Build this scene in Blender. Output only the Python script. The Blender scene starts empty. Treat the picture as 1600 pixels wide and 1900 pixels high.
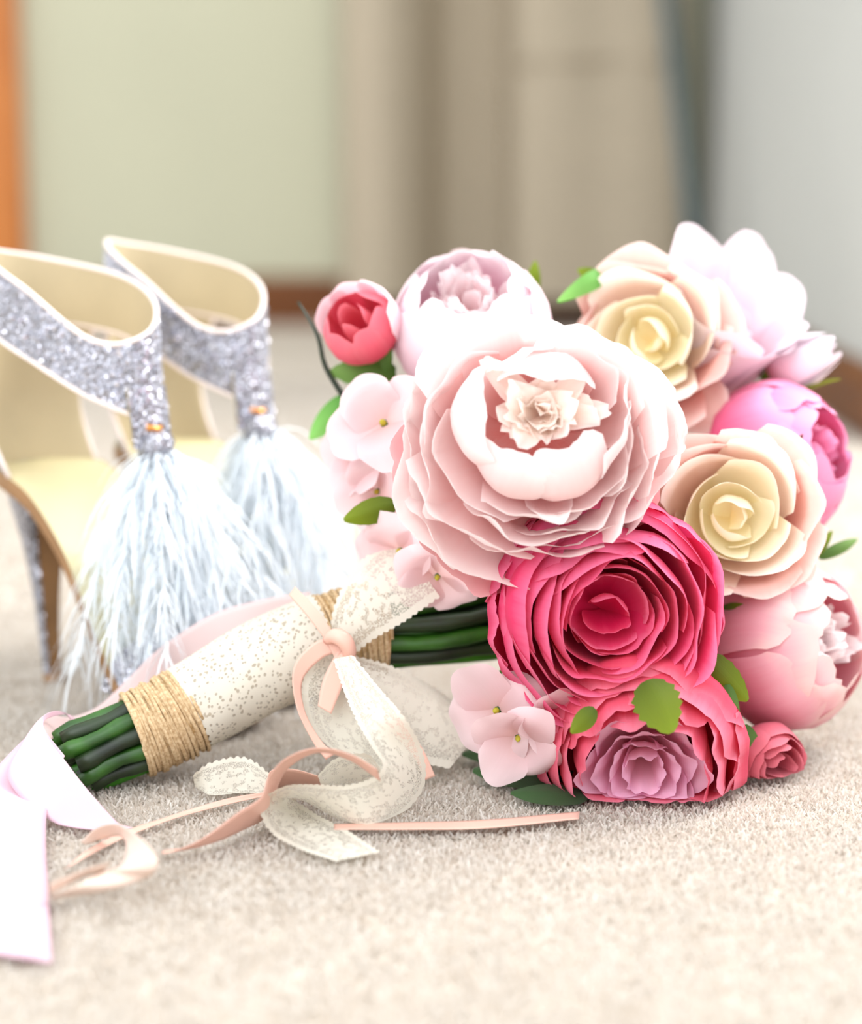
import bpy, math, random
import numpy as np
from mathutils import Vector, Matrix, noise as mnoise

# ------------------------------------------------------------------ camera, world, light, exposure
SC = bpy.context.scene
COL = SC.collection
W, H, FPX = 1600.0, 1900.0, 3600.0          # photograph frame and focal length in its pixels
CAMH = 0.267
PITCH = math.radians(10.7)
FWD = Vector((0, math.cos(PITCH), -math.sin(PITCH)))
UPV = Vector((0, math.sin(PITCH), math.cos(PITCH)))
RGT = Vector((1, 0, 0))
CAMP = Vector((0, 0, CAMH))

cam = bpy.data.cameras.new('camera')
cam.sensor_fit = 'VERTICAL'
cam.sensor_height = 36.0
cam.lens = FPX / H * 36.0
cam.clip_start = 0.05
cam.dof.use_dof = True
cam.dof.focus_distance = 0.79
cam.dof.aperture_fstop = 3.5
camo = bpy.data.objects.new('camera', cam)
COL.objects.link(camo)
camo.location = CAMP
camo.rotation_euler = (math.pi / 2 - PITCH, 0, 0)
SC.camera = camo

world = bpy.data.worlds.new('daylight')
SC.world = world
world.use_nodes = True
bg = world.node_tree.nodes['Background']
bg.inputs[0].default_value = (0.93, 0.965, 1.0, 1)
bg.inputs[1].default_value = 1.1


def area_light(name, loc, target, size, size_y, power, color):
    l = bpy.data.lights.new(name, 'AREA')
    l.shape = 'RECTANGLE'
    l.size, l.size_y = size, size_y
    l.energy = power
    l.color = color
    o = bpy.data.objects.new(name, l)
    COL.objects.link(o)
    o.location = loc
    o.rotation_euler = (Vector(target) - Vector(loc)).to_track_quat('-Z', 'Y').to_euler()
    return o


area_light('window_light', (1.15, 1.45, 1.55), (0.05, 0.85, 0.05), 1.0, 1.2, 38, (1.0, 0.985, 0.97))
area_light('front_fill_light', (-0.75, -0.55, 1.35), (0.1, 0.85, 0.08), 1.3, 1.3, 13, (0.97, 0.985, 1.0))  # added fill lamp to brighten the flower fronts, not a known window

SC.view_settings.view_transform = 'Standard'
SC.view_settings.look = 'None'
SC.view_settings.gamma = 1.0
SC.view_settings.use_curve_mapping = False
SC.view_settings.exposure = 0.74

# ------------------------------------------------------------------ helpers
RND = random.Random(7)


def P(px, py, zc):
    """point seen at pixel (px, py) at optical depth zc metres"""
    return CAMP + (RGT * ((px - W / 2) / FPX) + UPV * ((H / 2 - py) / FPX) + FWD) * zc


def G(px, py, h=0.0):
    """point at height h above the floor seen at pixel"""
    d = RGT * ((px - W / 2) / FPX) + UPV * ((H / 2 - py) / FPX) + FWD
    return CAMP + d * ((h - CAMH) / d.z)


def view_dir(x, y, z):
    """direction given as right / up / towards the viewer"""
    return (RGT * x + UPV * y - FWD * z).normalized()


def lin(c):
    return tuple(((v / 12.92) if v <= 0.04045 else ((v + 0.055) / 1.055) ** 2.4) for v in c)


def link(o, parent=None):
    COL.objects.link(o)
    if parent is not None:
        o.parent = parent
    return o


def empty(name, loc=(0, 0, 0), parent=None, mat=None):
    o = bpy.data.objects.new(name, None)
    o.empty_display_size = 0.01
    link(o, parent)
    if mat is not None:
        o.matrix_local = mat
    else:
        o.location = loc
    return o


def tag(o, label=None, cat=None, group=None, kind=None):
    if label: o['label'] = label
    if cat: o['category'] = cat
    if group: o['group'] = group
    if kind: o['kind'] = kind
    return o


def mesh_obj(name, verts, faces, mat, parent=None, uvs=None, smooth=True, origin=None):
    """verts in the parent's frame; uvs one per vertex"""
    me = bpy.data.meshes.new(name)
    me.from_pydata([tuple(v) for v in verts], [], faces)
    if uvs is not None:
        uvl = me.uv_layers.new(name='UVMap')
        idx = np.empty(len(me.loops), dtype=np.int32)
        me.loops.foreach_get('vertex_index', idx)
        uvl.data.foreach_set('uv', np.asarray(uvs, dtype=np.float32)[idx].ravel())
    if smooth:
        me.polygons.foreach_set('use_smooth', [True] * len(me.polygons))
    me.materials.append(mat)
    me.update()
    o = bpy.data.objects.new(name, me)
    link(o, parent)
    return o


def catmull(pts, n):
    pts = [Vector(p) for p in pts]
    out = []
    m = len(pts) - 1
    for i in range(n + 1):
        f = i / n * m
        k = min(int(f), m - 1)
        t = f - k
        p1, p2 = pts[k], pts[k + 1]
        p0 = pts[k - 1] if k > 0 else p1 * 2 - p2
        p3 = pts[k + 2] if k + 2 <= m else p2 * 2 - p1
        out.append(0.5 * ((2 * p1) + (p2 - p0) * t + (2 * p0 - 5 * p1 + 4 * p2 - p3) * t * t + (3 * p1 - p0 - 3 * p2 + p3) * t ** 3))
    return out


def grid_faces(nu, nv, off=0, close_v=False):
    f = []
    for i in range(nu):
        for j in range(nv if close_v else nv):
            a = off + i * (nv + 1) + j
            f.append((a, a + 1, a + nv + 2, a + nv + 1))
    return f


def tube_data(path, rad, seg=8, cap=True, off=0):
    """path list of Vector, rad number or list"""
    n = len(path)
    V, F, UV = [], [], []
    ref = Vector((0, 0, 1))
    prev = None
    L = 0
    for i, p in enumerate(path):
        t = (path[min(i + 1, n - 1)] - path[max(i - 1, 0)]).normalized()
        if prev is None:
            a = t.cross(ref)
            if a.length < 1e-3: a = t.cross(Vector((1, 0, 0)))
            a.normalize()
        else:
            a = (prev - t * prev.dot(t)).normalized()
        prev = a
        b = t.cross(a)
        r = rad[i] if hasattr(rad, '__len__') else rad
        if i: L += (p - path[i - 1]).length
        for k in range(seg):
            an = 2 * math.pi * k / seg
            V.append(p + a * (math.cos(an) * r) + b * (math.sin(an) * r))
            UV.append((k / seg, L))
    for i in range(n - 1):
        for k in range(seg):
            a0 = off + i * seg + k
            a1 = off + i * seg + (k + 1) % seg
            F.append((a0, a1, a1 + seg, a0 + seg))
    if cap:
        F.append(tuple(off + k for k in range(seg))[::-1])
        F.append(tuple(off + (n - 1) * seg + k for k in range(seg)))
    return V, F, UV


def join(datas):
    V, F, UV = [], [], []
    for v, f, uv in datas:
        o = len(V)
        V += list(v)
        F += [tuple(i + o for i in q) for q in f]
        UV += list(uv)
    return V, F, UV


def strip_data(A, B, n, nv=6, thick=0.0003, scallop=0.0, pitch=0.006, bulge=0.0, ragged=0.0):
    """ribbon between two edge curves, uv in metres; thick > 0 makes it a closed slab"""
    a, b = catmull(A, n), catmull(B, n)
    V, UV, Fs = [], [], []
    L = 0
    for i in range(n + 1):
        mid = (a[i] + b[i]) / 2
        if i:
            L += (mid - (a[i - 1] + b[i - 1]) / 2).length
        w = b[i] - a[i]
        wl = max(w.length, 1e-6)
        wd = w / wl
        t = ((a[min(i + 1, n)] + b[min(i + 1, n)]) - (a[max(i - 1, 0)] + b[max(i - 1, 0)]))
        nn = wd.cross(t)
        nn = nn.normalized() if nn.length > 1e-9 else Vector((0, 0, 1))
        ex = scallop * abs(math.sin(L * math.pi / pitch)) if scallop else 0
        for j in range(nv + 1):
            s = j / nv
            off = 0
            if j == 0: off = -ex
            if j == nv: off = ex
            V.append(a[i] + w * s + wd * off + nn * (bulge * (1 - (2 * s - 1) ** 2)))
            UV.append((L, s))
    for v in V:
        v.z = max(v.z, 0.0047)
    F = grid_faces(n, nv)
    if thick > 0:
        # second side
        N = len(V)
        nrm = []
        for i in range(n + 1):
            for j in range(nv + 1):
                k = i * (nv + 1) + j
                du = V[min(i + 1, n) * (nv + 1) + j] - V[max(i - 1, 0) * (nv + 1) + j]
                dv = V[i * (nv + 1) + min(j + 1, nv)] - V[i * (nv + 1) + max(j - 1, 0)]
                c = du.cross(dv)
                nrm.append(c.normalized() if c.length > 1e-12 else Vector((0, 0, 1)))
        V2 = [V[k] - nrm[k] * thick for k in range(N)]
        F2 = [tuple(x + N for x in reversed(q)) for q in F]
        ring = [j for j in range(nv + 1)] + [i * (nv + 1) + nv for i in range(1, n + 1)] + \
               [n * (nv + 1) + j for j in range(nv - 1, -1, -1)] + [i * (nv + 1) for i in range(n - 1, 0, -1)]
        Fr = []
        for q in range(len(ring)):
            x, y = ring[q], ring[(q + 1) % len(ring)]
            Fr.append((y, x, x + N, y + N))
        V = V + V2
        UV = UV + UV
        F = F + F2 + Fr
    return V, F, UV


# ------------------------------------------------------------------ materials
def new_mat(name):
    m = bpy.data.materials.new(name)
    m.use_nodes = True
    nt = m.node_tree
    for n in list(nt.nodes): nt.nodes.remove(n)
    out = nt.nodes.new('ShaderNodeOutputMaterial')
    return m, nt, out


def N(nt, kind, **kw):
    n = nt.nodes.new(kind)
    for k, v in kw.items():
        if k.startswith('i_'):
            n.inputs[int(k[2:]) if k[2:].isdigit() else k[2:].replace('_', ' ')].default_value = v
        else:
            setattr(n, k, v)
    return n


def ramp(nt, stops, fac):
    r = nt.nodes.new('ShaderNodeValToRGB')
    e = r.color_ramp.elements
    while len(e) < len(stops): e.new(0.5)
    for k, (p, c) in enumerate(stops):
        e[k].position = p
        e[k].color = (*lin(c), 1)
    nt.links.new(fac, r.inputs[0])
    return r.outputs[0]


def petal_mat(name, stops, trans=0.35, streak=0.06, vary=0.06, spec=0.15):
    """cloth petal: colour runs from the claw (v=0) to the rim (v=1)"""
    m, nt, out = new_mat(name)
    uv = N(nt, 'ShaderNodeUVMap')
    sep = N(nt, 'ShaderNodeSeparateXYZ')
    nt.links.new(uv.outputs[0], sep.inputs[0])
    mp = N(nt, 'ShaderNodeMapping')
    mp.inputs['Scale'].default_value = (26, 2.0, 1)
    nt.links.new(uv.outputs[0], mp.inputs[0])
    nz = N(nt, 'ShaderNodeTexNoise')
    nz.inputs['Scale'].default_value = 1.0
    nz.inputs['Detail'].default_value = 3
    oi = N(nt, 'ShaderNodeObjectInfo')
    nt.links.new(mp.outputs[0], nz.inputs[0])
    add = N(nt, 'ShaderNodeMath', operation='MULTIPLY_ADD')
    add.inputs[1].default_value = streak * 2
    nt.links.new(nz.outputs[0], add.inputs[0])
    nt.links.new(sep.outputs[1], add.inputs[2])
    sub = N(nt, 'ShaderNodeMath', operation='SUBTRACT')
    sub.inputs[1].default_value = streak
    nt.links.new(add.outputs[0], sub.inputs[0])
    rr = N(nt, 'ShaderNodeMath', operation='MULTIPLY_ADD')
    rr.inputs[1].default_value = vary * 2
    nt.links.new(oi.outputs['Random'], rr.inputs[0])
    nt.links.new(sub.outputs[0], rr.inputs[2])
    sb2 = N(nt, 'ShaderNodeMath', operation='SUBTRACT', use_clamp=True)
    sb2.inputs[1].default_value = vary
    nt.links.new(rr.outputs[0], sb2.inputs[0])
    col = ramp(nt, stops, sb2.outputs[0])
    pr = N(nt, 'ShaderNodeBsdfPrincipled')
    pr.inputs['Roughness'].default_value = 0.62
    pr.inputs['Specular IOR Level'].default_value = spec
    pr.inputs['Sheen Weight'].default_value = 0.1
    nt.links.new(col, pr.inputs['Base Color'])
    tr = N(nt, 'ShaderNodeBsdfTranslucent')
    nt.links.new(col, tr.inputs[0])
    bp = N(nt, 'ShaderNodeBump')
    bp.inputs['Strength'].default_value = 0.12
    bp.inputs['Distance'].default_value = 0.0006
    nt.links.new(nz.outputs[0], bp.inputs['Height'])
    nt.links.new(bp.outputs[0], pr.inputs['Normal'])
    mx = N(nt, 'ShaderNodeMixShader')
    mx.inputs[0].default_value = trans
    nt.links.new(pr.outputs[0], mx.inputs[1])
    nt.links.new(tr.outputs[0], mx.inputs[2])
    nt.links.new(mx.outputs[0], out.inputs[0])
    return m


def plain_mat(name, color, rough=0.6, spec=0.3, noise=0.0, scale=40, bump=0.0, bscale=200, color2=None, trans=0.0, stretch=(1, 1, 1), metallic=0.0, bdist=0.001, sheen=0.0):
    m, nt, out = new_mat(name)
    pr = N(nt, 'ShaderNodeBsdfPrincipled')
    pr.inputs['Roughness'].default_value = rough
    pr.inputs['Specular IOR Level'].default_value = spec
    pr.inputs['Metallic'].default_value = metallic
    pr.inputs['Sheen Weight'].default_value = sheen
    tc = N(nt, 'ShaderNodeTexCoord')
    mp = N(nt, 'ShaderNodeMapping')
    mp.inputs['Scale'].default_value = stretch
    nt.links.new(tc.outputs['Object'], mp.inputs[0])
    c2 = color2 or tuple(max(0, c * (1 - noise)) for c in color)
    nz = N(nt, 'ShaderNodeTexNoise')
    nz.inputs['Scale'].default_value = scale
    nz.inputs['Detail'].default_value = 4
    nt.links.new(mp.outputs[0], nz.inputs[0])
    colr = ramp(nt, [(0.3, c2), (0.7, color)], nz.outputs[0])
    nt.links.new(colr, pr.inputs['Base Color'])
    if bump:
        n2 = N(nt, 'ShaderNodeTexNoise')
        n2.inputs['Scale'].default_value = bscale
        n2.inputs['Detail'].default_value = 3
        nt.links.new(mp.outputs[0], n2.inputs[0])
        b = N(nt, 'ShaderNodeBump')
        b.inputs['Strength'].default_value = bump
        b.inputs['Distance'].default_value = bdist
        nt.links.new(n2.outputs[0], b.inputs['Height'])
        nt.links.new(b.outputs[0], pr.inputs['Normal'])
    last = pr.outputs[0]
    if trans:
        tr = N(nt, 'ShaderNodeBsdfTranslucent')
        nt.links.new(colr, tr.inputs[0])
        mx = N(nt, 'ShaderNodeMixShader')
        mx.inputs[0].default_value = trans
        nt.links.new(last, mx.inputs[1])
        nt.links.new(tr.outputs[0], mx.inputs[2])
        last = mx.outputs[0]
    nt.links.new(last, out.inputs[0])
    return m


def lace_mat(name, color, mesh_open=0.55, scale=1.0, width=26, eyelet=False):
    """net ground with cut holes, dense floral motifs and a solid edge cord; uv = (metres along, 0..1 across)"""
    m, nt, out = new_mat(name)
    uv = N(nt, 'ShaderNodeUVMap')
    mp = N(nt, 'ShaderNodeMapping')
    mp.inputs['Scale'].default_value = (1000 * scale, width * scale, 1)      # about one unit per millimetre
    nt.links.new(uv.outputs[0], mp.inputs[0])
    net = N(nt, 'ShaderNodeTexVoronoi', feature='DISTANCE_TO_EDGE')
    net.inputs['Scale'].default_value = 1.5
    nt.links.new(mp.outputs[0], net.inputs[0])
    netm = N(nt, 'ShaderNodeMath', operation='LESS_THAN')
    netm.inputs[1].default_value = 0.13
    nt.links.new(net.outputs['Distance'], netm.inputs[0])
    mo = N(nt, 'ShaderNodeTexVoronoi', feature='SMOOTH_F1')
    mo.inputs['Scale'].default_value = 0.16
    nt.links.new(mp.outputs[0], mo.inputs[0])
    nz = N(nt, 'ShaderNodeTexNoise')
    nz.inputs['Scale'].default_value = 0.34
    nz.inputs['Detail'].default_value = 1
    nt.links.new(mp.outputs[0], nz.inputs[0])
    sep = N(nt, 'ShaderNodeSeparateXYZ')
    nt.links.new(uv.outputs[0], sep.inputs[0])
    # distance from the centre line of the ribbon 0..1
    cen = N(nt, 'ShaderNodeMath', operation='MULTIPLY_ADD')
    cen.inputs[1].default_value = 2.0
    cen.inputs[2].default_value = -1.0
    nt.links.new(sep.outputs[1], cen.inputs[0])
    ab = N(nt, 'ShaderNodeMath', operation='ABSOLUTE')
    nt.links.new(cen.outputs[0], ab.inputs[0])
    cord = N(nt, 'ShaderNodeMath', operation='GREATER_THAN')
    cord.inputs[1].default_value = 0.84
    nt.links.new(ab.outputs[0], cord.inputs[0])
    # motif mask : noise - falloff to the sides
    fm = N(nt, 'ShaderNodeMath', operation='MULTIPLY_ADD')
    fm.inputs[1].default_value = -0.22
    nt.links.new(ab.outputs[0], fm.inputs[0])
    nt.links.new(nz.outputs[0], fm.inputs[2])
    mot = N(nt, 'ShaderNodeMath', operation='GREATER_THAN')
    mot.inputs[1].default_value = 0.395
    nt.links.new(fm.outputs[0], mot.inputs[0])
    inner = N(nt, 'ShaderNodeMath', operation='LESS_THAN')
    inner.inputs[1].default_value = 0.62
    nt.links.new(ab.outputs[0], inner.inputs[0])
    mo_ = N(nt, 'ShaderNodeMath', operation='MULTIPLY')
    nt.links.new(mot.outputs[0], mo_.inputs[0]); nt.links.new(inner.outputs[0], mo_.inputs[1])
    mot = mo_
    mx1 = N(nt, 'ShaderNodeMath', operation='MAXIMUM')
    nt.links.new(netm.outputs[0], mx1.inputs[0])
    nt.links.new(mot.outputs[0], mx1.inputs[1])
    mx2 = N(nt, 'ShaderNodeMath', operation='MAXIMUM')
    nt.links.new(mx1.outputs[0], mx2.inputs[0])
    nt.links.new(cord.outputs[0], mx2.inputs[1])
    if eyelet:      # close-woven lace pierced by eyelets
        ey = N(nt, 'ShaderNodeTexVoronoi')
        ey.inputs['Scale'].default_value = 0.5
        nt.links.new(mp.outputs[0], ey.inputs[0])
        nz2 = N(nt, 'ShaderNodeMath', operation='MULTIPLY_ADD')
        nz2.inputs[1].default_value = 0.75; nz2.inputs[2].default_value = -0.08
        nt.links.new(nz.outputs[0], nz2.inputs[0])
        gt = N(nt, 'ShaderNodeMath', operation='GREATER_THAN')
        nt.links.new(ey.outputs['Distance'], gt.inputs[0]); nt.links.new(nz2.outputs[0], gt.inputs[1])
        mx2 = N(nt, 'ShaderNodeMath', operation='MAXIMUM')
        nt.links.new(gt.outputs[0], mx2.inputs[0]); nt.links.new(cord.outputs[0], mx2.inputs[1])
        cord.inputs[1].default_value = 0.955
    pr = N(nt, 'ShaderNodeBsdfPrincipled')
    pr.inputs['Roughness'].default_value = 0.8
    pr.inputs['Base Color'].default_value = (*lin(color), 1)
    pr.inputs['Specular IOR Level'].default_value = 0.1
    bp = N(nt, 'ShaderNodeBump')
    bp.inputs['Strength'].default_value = 0.5
    bp.inputs['Distance'].default_value = 0.0005
    nt.links.new(mx2.outputs[0], bp.inputs['Height'])
    nt.links.new(bp.outputs[0], pr.inputs['Normal'])
    tl = N(nt, 'ShaderNodeBsdfTranslucent')
    tl.inputs[0].default_value = (*lin(color), 1)
    ms = N(nt, 'ShaderNodeMixShader')
    ms.inputs[0].default_value = 0.3
    nt.links.new(pr.outputs[0], ms.inputs[1])
    nt.links.new(tl.outputs[0], ms.inputs[2])
    tp = N(nt, 'ShaderNodeBsdfTransparent')
    mx = N(nt, 'ShaderNodeMixShader')
    fl = N(nt, 'ShaderNodeMath', operation='MAXIMUM')      # finest threads of the net, too thin to draw
    fl.inputs[1].default_value = 0.5 if eyelet else 0.25
    nt.links.new(mx2.outputs[0], fl.inputs[0])
    nt.links.new(fl.outputs[0], mx.inputs[0])
    nt.links.new(tp.outputs[0], mx.inputs[1])
    nt.links.new(ms.outputs[0], mx.inputs[2])
    nt.links.new(mx.outputs[0], out.inputs[0])
    return m


def glitter_mat(name, color):
    m, nt, out = new_mat(name)
    tc = N(nt, 'ShaderNodeTexCoord')
    vo = N(nt, 'ShaderNodeTexVoronoi')
    vo.inputs['Scale'].default_value = 900
    nt.links.new(tc.outputs['Object'], vo.inputs[0])
    pr = N(nt, 'ShaderNodeBsdfPrincipled')
    pr.inputs['Metallic'].default_value = 0.75
    pr.inputs['Roughness'].default_value = 0.28
    c = ramp(nt, [(0.0, tuple(x * 0.55 for x in color)), (1.0, color)], vo.outputs['Color'])
    nt.links.new(c, pr.inputs['Base Color'])
    sub = N(nt, 'ShaderNodeVectorMath', operation='SUBTRACT')
    sub.inputs[1].default_value = (0.5, 0.5, 0.5)
    nt.links.new(vo.outputs['Color'], sub.inputs[0])
    sc = N(nt, 'ShaderNodeVectorMath', operation='SCALE')
    sc.inputs['Scale'].default_value = 1.1
    nt.links.new(sub.outputs[0], sc.inputs[0])
    ge = N(nt, 'ShaderNodeNewGeometry')
    ad = N(nt, 'ShaderNodeVectorMath', operation='ADD')
    nt.links.new(ge.outputs['Normal'], ad.inputs[0])
    nt.links.new(sc.outputs[0], ad.inputs[1])
    nm = N(nt, 'ShaderNodeVectorMath', operation='NORMALIZE')
    nt.links.new(ad.outputs[0], nm.inputs[0])
    nt.links.new(nm.outputs[0], pr.inputs['Normal'])
    nt.links.new(pr.outputs[0], out.inputs[0])
    return m


M = {}
# cloth petals
M['blush'] = petal_mat('blush_peony_petal', [(0.0, (.93, .48, .45)), (.28, (.965, .75, .73)), (.62, (.975, .88, .872)), (.86, (.98, .93, .925)), (1.0, (.988, .965, .96))], trans=.42)
M['blush_dark'] = petal_mat('blush_peony_guard_petal', [(0.0, (.88, .38, .42)), (.55, (.95, .64, .66)), (1.0, (.96, .76, .77))])
M['peach'] = petal_mat('peach_peony_heart_petal', [(0.0, (.97, .82, .74)), (.5, (.98, .91, .86)), (1.0, (.988, .955, .93))], trans=.5)
M['pinkwhite'] = petal_mat('pink_white_petal', [(0.0, (.95, .55, .67)), (.35, (.965, .78, .84)), (.75, (.975, .90, .925)), (1.0, (.98, .945, .95))])
M['pinkheart'] = petal_mat('pink_white_heart_petal', [(0.0, (.97, .92, .66)), (.4, (.98, .86, .87)), (1.0, (.985, .95, .95))], trans=.5)
M['ranunculus'] = petal_mat('hot_pink_ranunculus_petal', [(0.0, (.66, .03, .21)), (.45, (.84, .11, .34)), (.8, (.915, .27, .46)), (1.0, (.955, .50, .65))], trans=0.38)
M['hotpeony'] = petal_mat('coral_pink_peony_petal', [(0.0, (.74, .05, .24)), (.5, (.88, .21, .36)), (.85, (.925, .38, .48)), (1.0, (.95, .53, .62))], trans=0.38)
M['lilac'] = petal_mat('lilac_pink_heart_petal', [(0.0, (.92, .58, .62)), (.5, (.95, .70, .77)), (1.0, (.955, .77, .87))], trans=0.45)
M['magenta'] = petal_mat('bright_pink_petal', [(0.0, (.90, .13, .38)), (.5, (.955, .45, .62)), (1.0, (.975, .68, .82))], trans=0.3)
M['rose_out'] = petal_mat('dusty_blush_rose_petal', [(0.0, (.78, .50, .44)), (.45, (.90, .68, .63)), (.85, (.93, .79, .75)), (1.0, (.96, .88, .85))])
M['rose_mid'] = petal_mat('cream_blush_rose_petal', [(0.0, (.90, .72, .60)), (.4, (.955, .83, .75)), (.8, (.965, .90, .84)), (1.0, (.975, .94, .90))], trans=.3)
M['rose_in'] = petal_mat('cream_rose_petal', [(0.0, (.96, .87, .64)), (.4, (.985, .95, .81)), (1.0, (.99, .975, .90))], trans=.3)
M['cup'] = petal_mat('rosy_cup_petal', [(0.0, (.85, .32, .44)), (.45, (.92, .52, .61)), (.8, (.95, .72, .76)), (1.0, (.965, .84, .82))])
M['white'] = petal_mat('white_pink_magnolia_petal', [(0.0, (.92, .55, .62)), (.3, (.93, .76, .81)), (.65, (.91, .83, .87)), (1.0, (.91, .865, .89))], trans=.2)
M['bud'] = petal_mat('coral_bud_petal', [(0.0, (.80, .12, .28)), (.5, (.92, .36, .45)), (1.0, (.95, .52, .57))], trans=0.3)
M['hydrangea'] = petal_mat('pale_hydrangea_petal', [(0.0, (.90, .74, .73)), (.5, (.93, .81, .82)), (1.0, (.94, .85, .86))])
M['dusty'] = petal_mat('dusty_rose_petal', [(0.0, (.62, .18, .28)), (.6, (.84, .40, .47)), (1.0, (.88, .50, .55))], trans=0.3)
# greens
M['leaf_lime'] = petal_mat('lime_leaf', [(0.0, (.28, .36, .05)), (.6, (.40, .475, .05)), (1.0, (.46, .54, .09))], trans=0.3, spec=.3)
M['leaf_mid'] = petal_mat('mid_green_leaf', [(0.0, (.24, .38, .12)), (.6, (.36, .50, .22)), (1.0, (.45, .60, .30))], trans=0.3, spec=.3)
M['leaf_bright'] = petal_mat('bright_green_leaf', [(0.0, (.34, .58, .24)), (1.0, (.55, .80, .42))], trans=0.4, spec=.3)
M['leaf_dark'] = petal_mat('dark_green_leaf', [(0.0, (.10, .20, .08)), (1.0, (.22, .36, .18))], trans=0.2, spec=.4)
M['leaf_brown'] = petal_mat('brown_leaf', [(0.0, (.34, .18, .16)), (1.0, (.44, .26, .24))], trans=0.2)
M['stem'] = plain_mat('plastic_stem_green', (.20, .40, .10), rough=.42, spec=.5, color2=(.08, .20, .05), scale=60)
M['stem_bright'] = plain_mat('bright_stem_green', (.26, .56, .12), rough=.40, spec=.5, color2=(.16, .42, .07), scale=60)
M['stem_dark'] = plain_mat('dark_stem_green', (.14, .22, .09), rough=.45, spec=.5, color2=(.06, .10, .05), scale=60)
M['yellow'] = plain_mat('yellow_green_floret_eye', (.78, .74, .22), noise=.2)
M['twine'] = plain_mat('jute_twine', (.84, .745, .60), rough=.9, spec=.05, color2=(.68, .56, .41), scale=700, bump=.6, bscale=1500, bdist=.0006)
M['burlap'] = plain_mat('burlap_underwrap', (.78, .66, .48), rough=.9, spec=.05, color2=(.60, .47, .30), scale=500, bump=.6, bscale=1100, bdist=.0006)
M['lace'] = lace_mat('ivory_lace', (.905, .89, .835))
M['lace_dense'] = lace_mat('ivory_lace_dense', (.90, .885, .83), width=65, eyelet=True)
M['peachsatin'] = plain_mat('peach_satin', (.94, .76, .69), rough=.38, spec=.45, noise=.03, scale=30, trans=.15)
M['creamsatin'] = plain_mat('cream_blush_satin', (.95, .86, .80), rough=.38, spec=.45, noise=.03, scale=30, trans=.15)
M['pinksatin'] = plain_mat('pink_satin', (.935, .80, .85), rough=.42, spec=.4, noise=.04, scale=25, trans=.3)
M['blushsatin'] = plain_mat('pale_blush_satin', (.93, .84, .83), rough=.4, spec=.4, noise=.03, scale=25, trans=.3)
# shoes
M['glitter'] = glitter_mat('silver_glitter_fabric', (.76, .76, .80))
M['crystal'] = plain_mat('crystal_rhinestone', (.80, .80, .84), rough=.06, spec=.9, metallic=.85)
M['lining'] = plain_mat('cream_leather_lining', (.76, .70, .575), rough=.55, spec=.25, noise=.05, scale=30)
M['insole'] = plain_mat('cream_yellow_insole', (.82, .78, .62), rough=.5, spec=.25, noise=.05, scale=30)
M['piping'] = plain_mat('pale_piping', (.93, .87, .84), rough=.5)
M['sole'] = plain_mat('tan_sole_edge', (.60, .45, .30), rough=.5, noise=.15)
M['gold'] = plain_mat('gold_buckle_pin', (.85, .58, .32), rough=.25, metallic=.9)
M['feather'] = plain_mat('white_feather', (.95, .97, .985), rough=.8, spec=.1, trans=.35)
# room
M['carpet'] = plain_mat('cream_carpet', (.845, .81, .765), rough=.95, spec=.02, color2=(.785, .735, .675), scale=90, bump=.8, bscale=500, bdist=.003)
M['wall'] = plain_mat('pale_olive_wall_paint', (.765, .76, .665), rough=.85, spec=.1, noise=.02, scale=4)
M['wall2'] = plain_mat('pale_grey_wall_paint', (.77, .775, .76), rough=.85, spec=.1, noise=.02, scale=4)
M['wood'] = plain_mat('varnished_brown_wood', (.47, .27, .10), rough=.4, spec=.3, color2=(.36, .19, .06), scale=9, stretch=(1, 1, 8))
M['orange'] = plain_mat('orange_pine_wood', (.80, .50, .22), rough=.4, spec=.4, color2=(.70, .40, .15), scale=9, stretch=(8, 8, 1))
M['curtain'] = plain_mat('beige_linen_curtain', (.71, .66, .58), rough=.9, spec=.05, noise=.04, scale=60, bump=.2, bscale=800)
M['pole'] = plain_mat('dark_grey_green_metal', (.33, .39, .40), rough=.5, spec=.4, noise=.1)

# ------------------------------------------------------------------ the room
YB = 2.95          # back wall
XR = 0.41          # right wall


def box_data(x0, x1, y0, y1, z0, z1, bev=0.0):
    V = [Vector(p) for p in ((x0, y0, z0), (x1, y0, z0), (x1, y1, z0), (x0, y1, z0), (x0, y0, z1), (x1, y0, z1), (x1, y1, z1), (x0, y1, z1))]
    F = [(0, 3, 2, 1), (4, 5, 6, 7), (0, 1, 5, 4), (1, 2, 6, 5), (2, 3, 7, 6), (3, 0, 4, 7)]
    return V, F, [(0, 0)] * 8


def profile_run(path2d, prof, along):
    """prof list of (out, z); path2d (p0, p1); out dir = along"""
    (x0, y0), (x1, y1) = path2d
    V = []
    for (x, y) in ((x0, y0), (x1, y1)):
        for o, z in prof:
            V.append(Vector((x + along[0] * o, y + along[1] * o, z)))
    n = len(prof)
    F = [(k, k + 1, n + k + 1, n + k) for k in range(n - 1)]
    F += [tuple(range(n))[::-1], tuple(range(n, 2 * n))]
    return V, F, [(0, 0)] * len(V)


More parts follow.
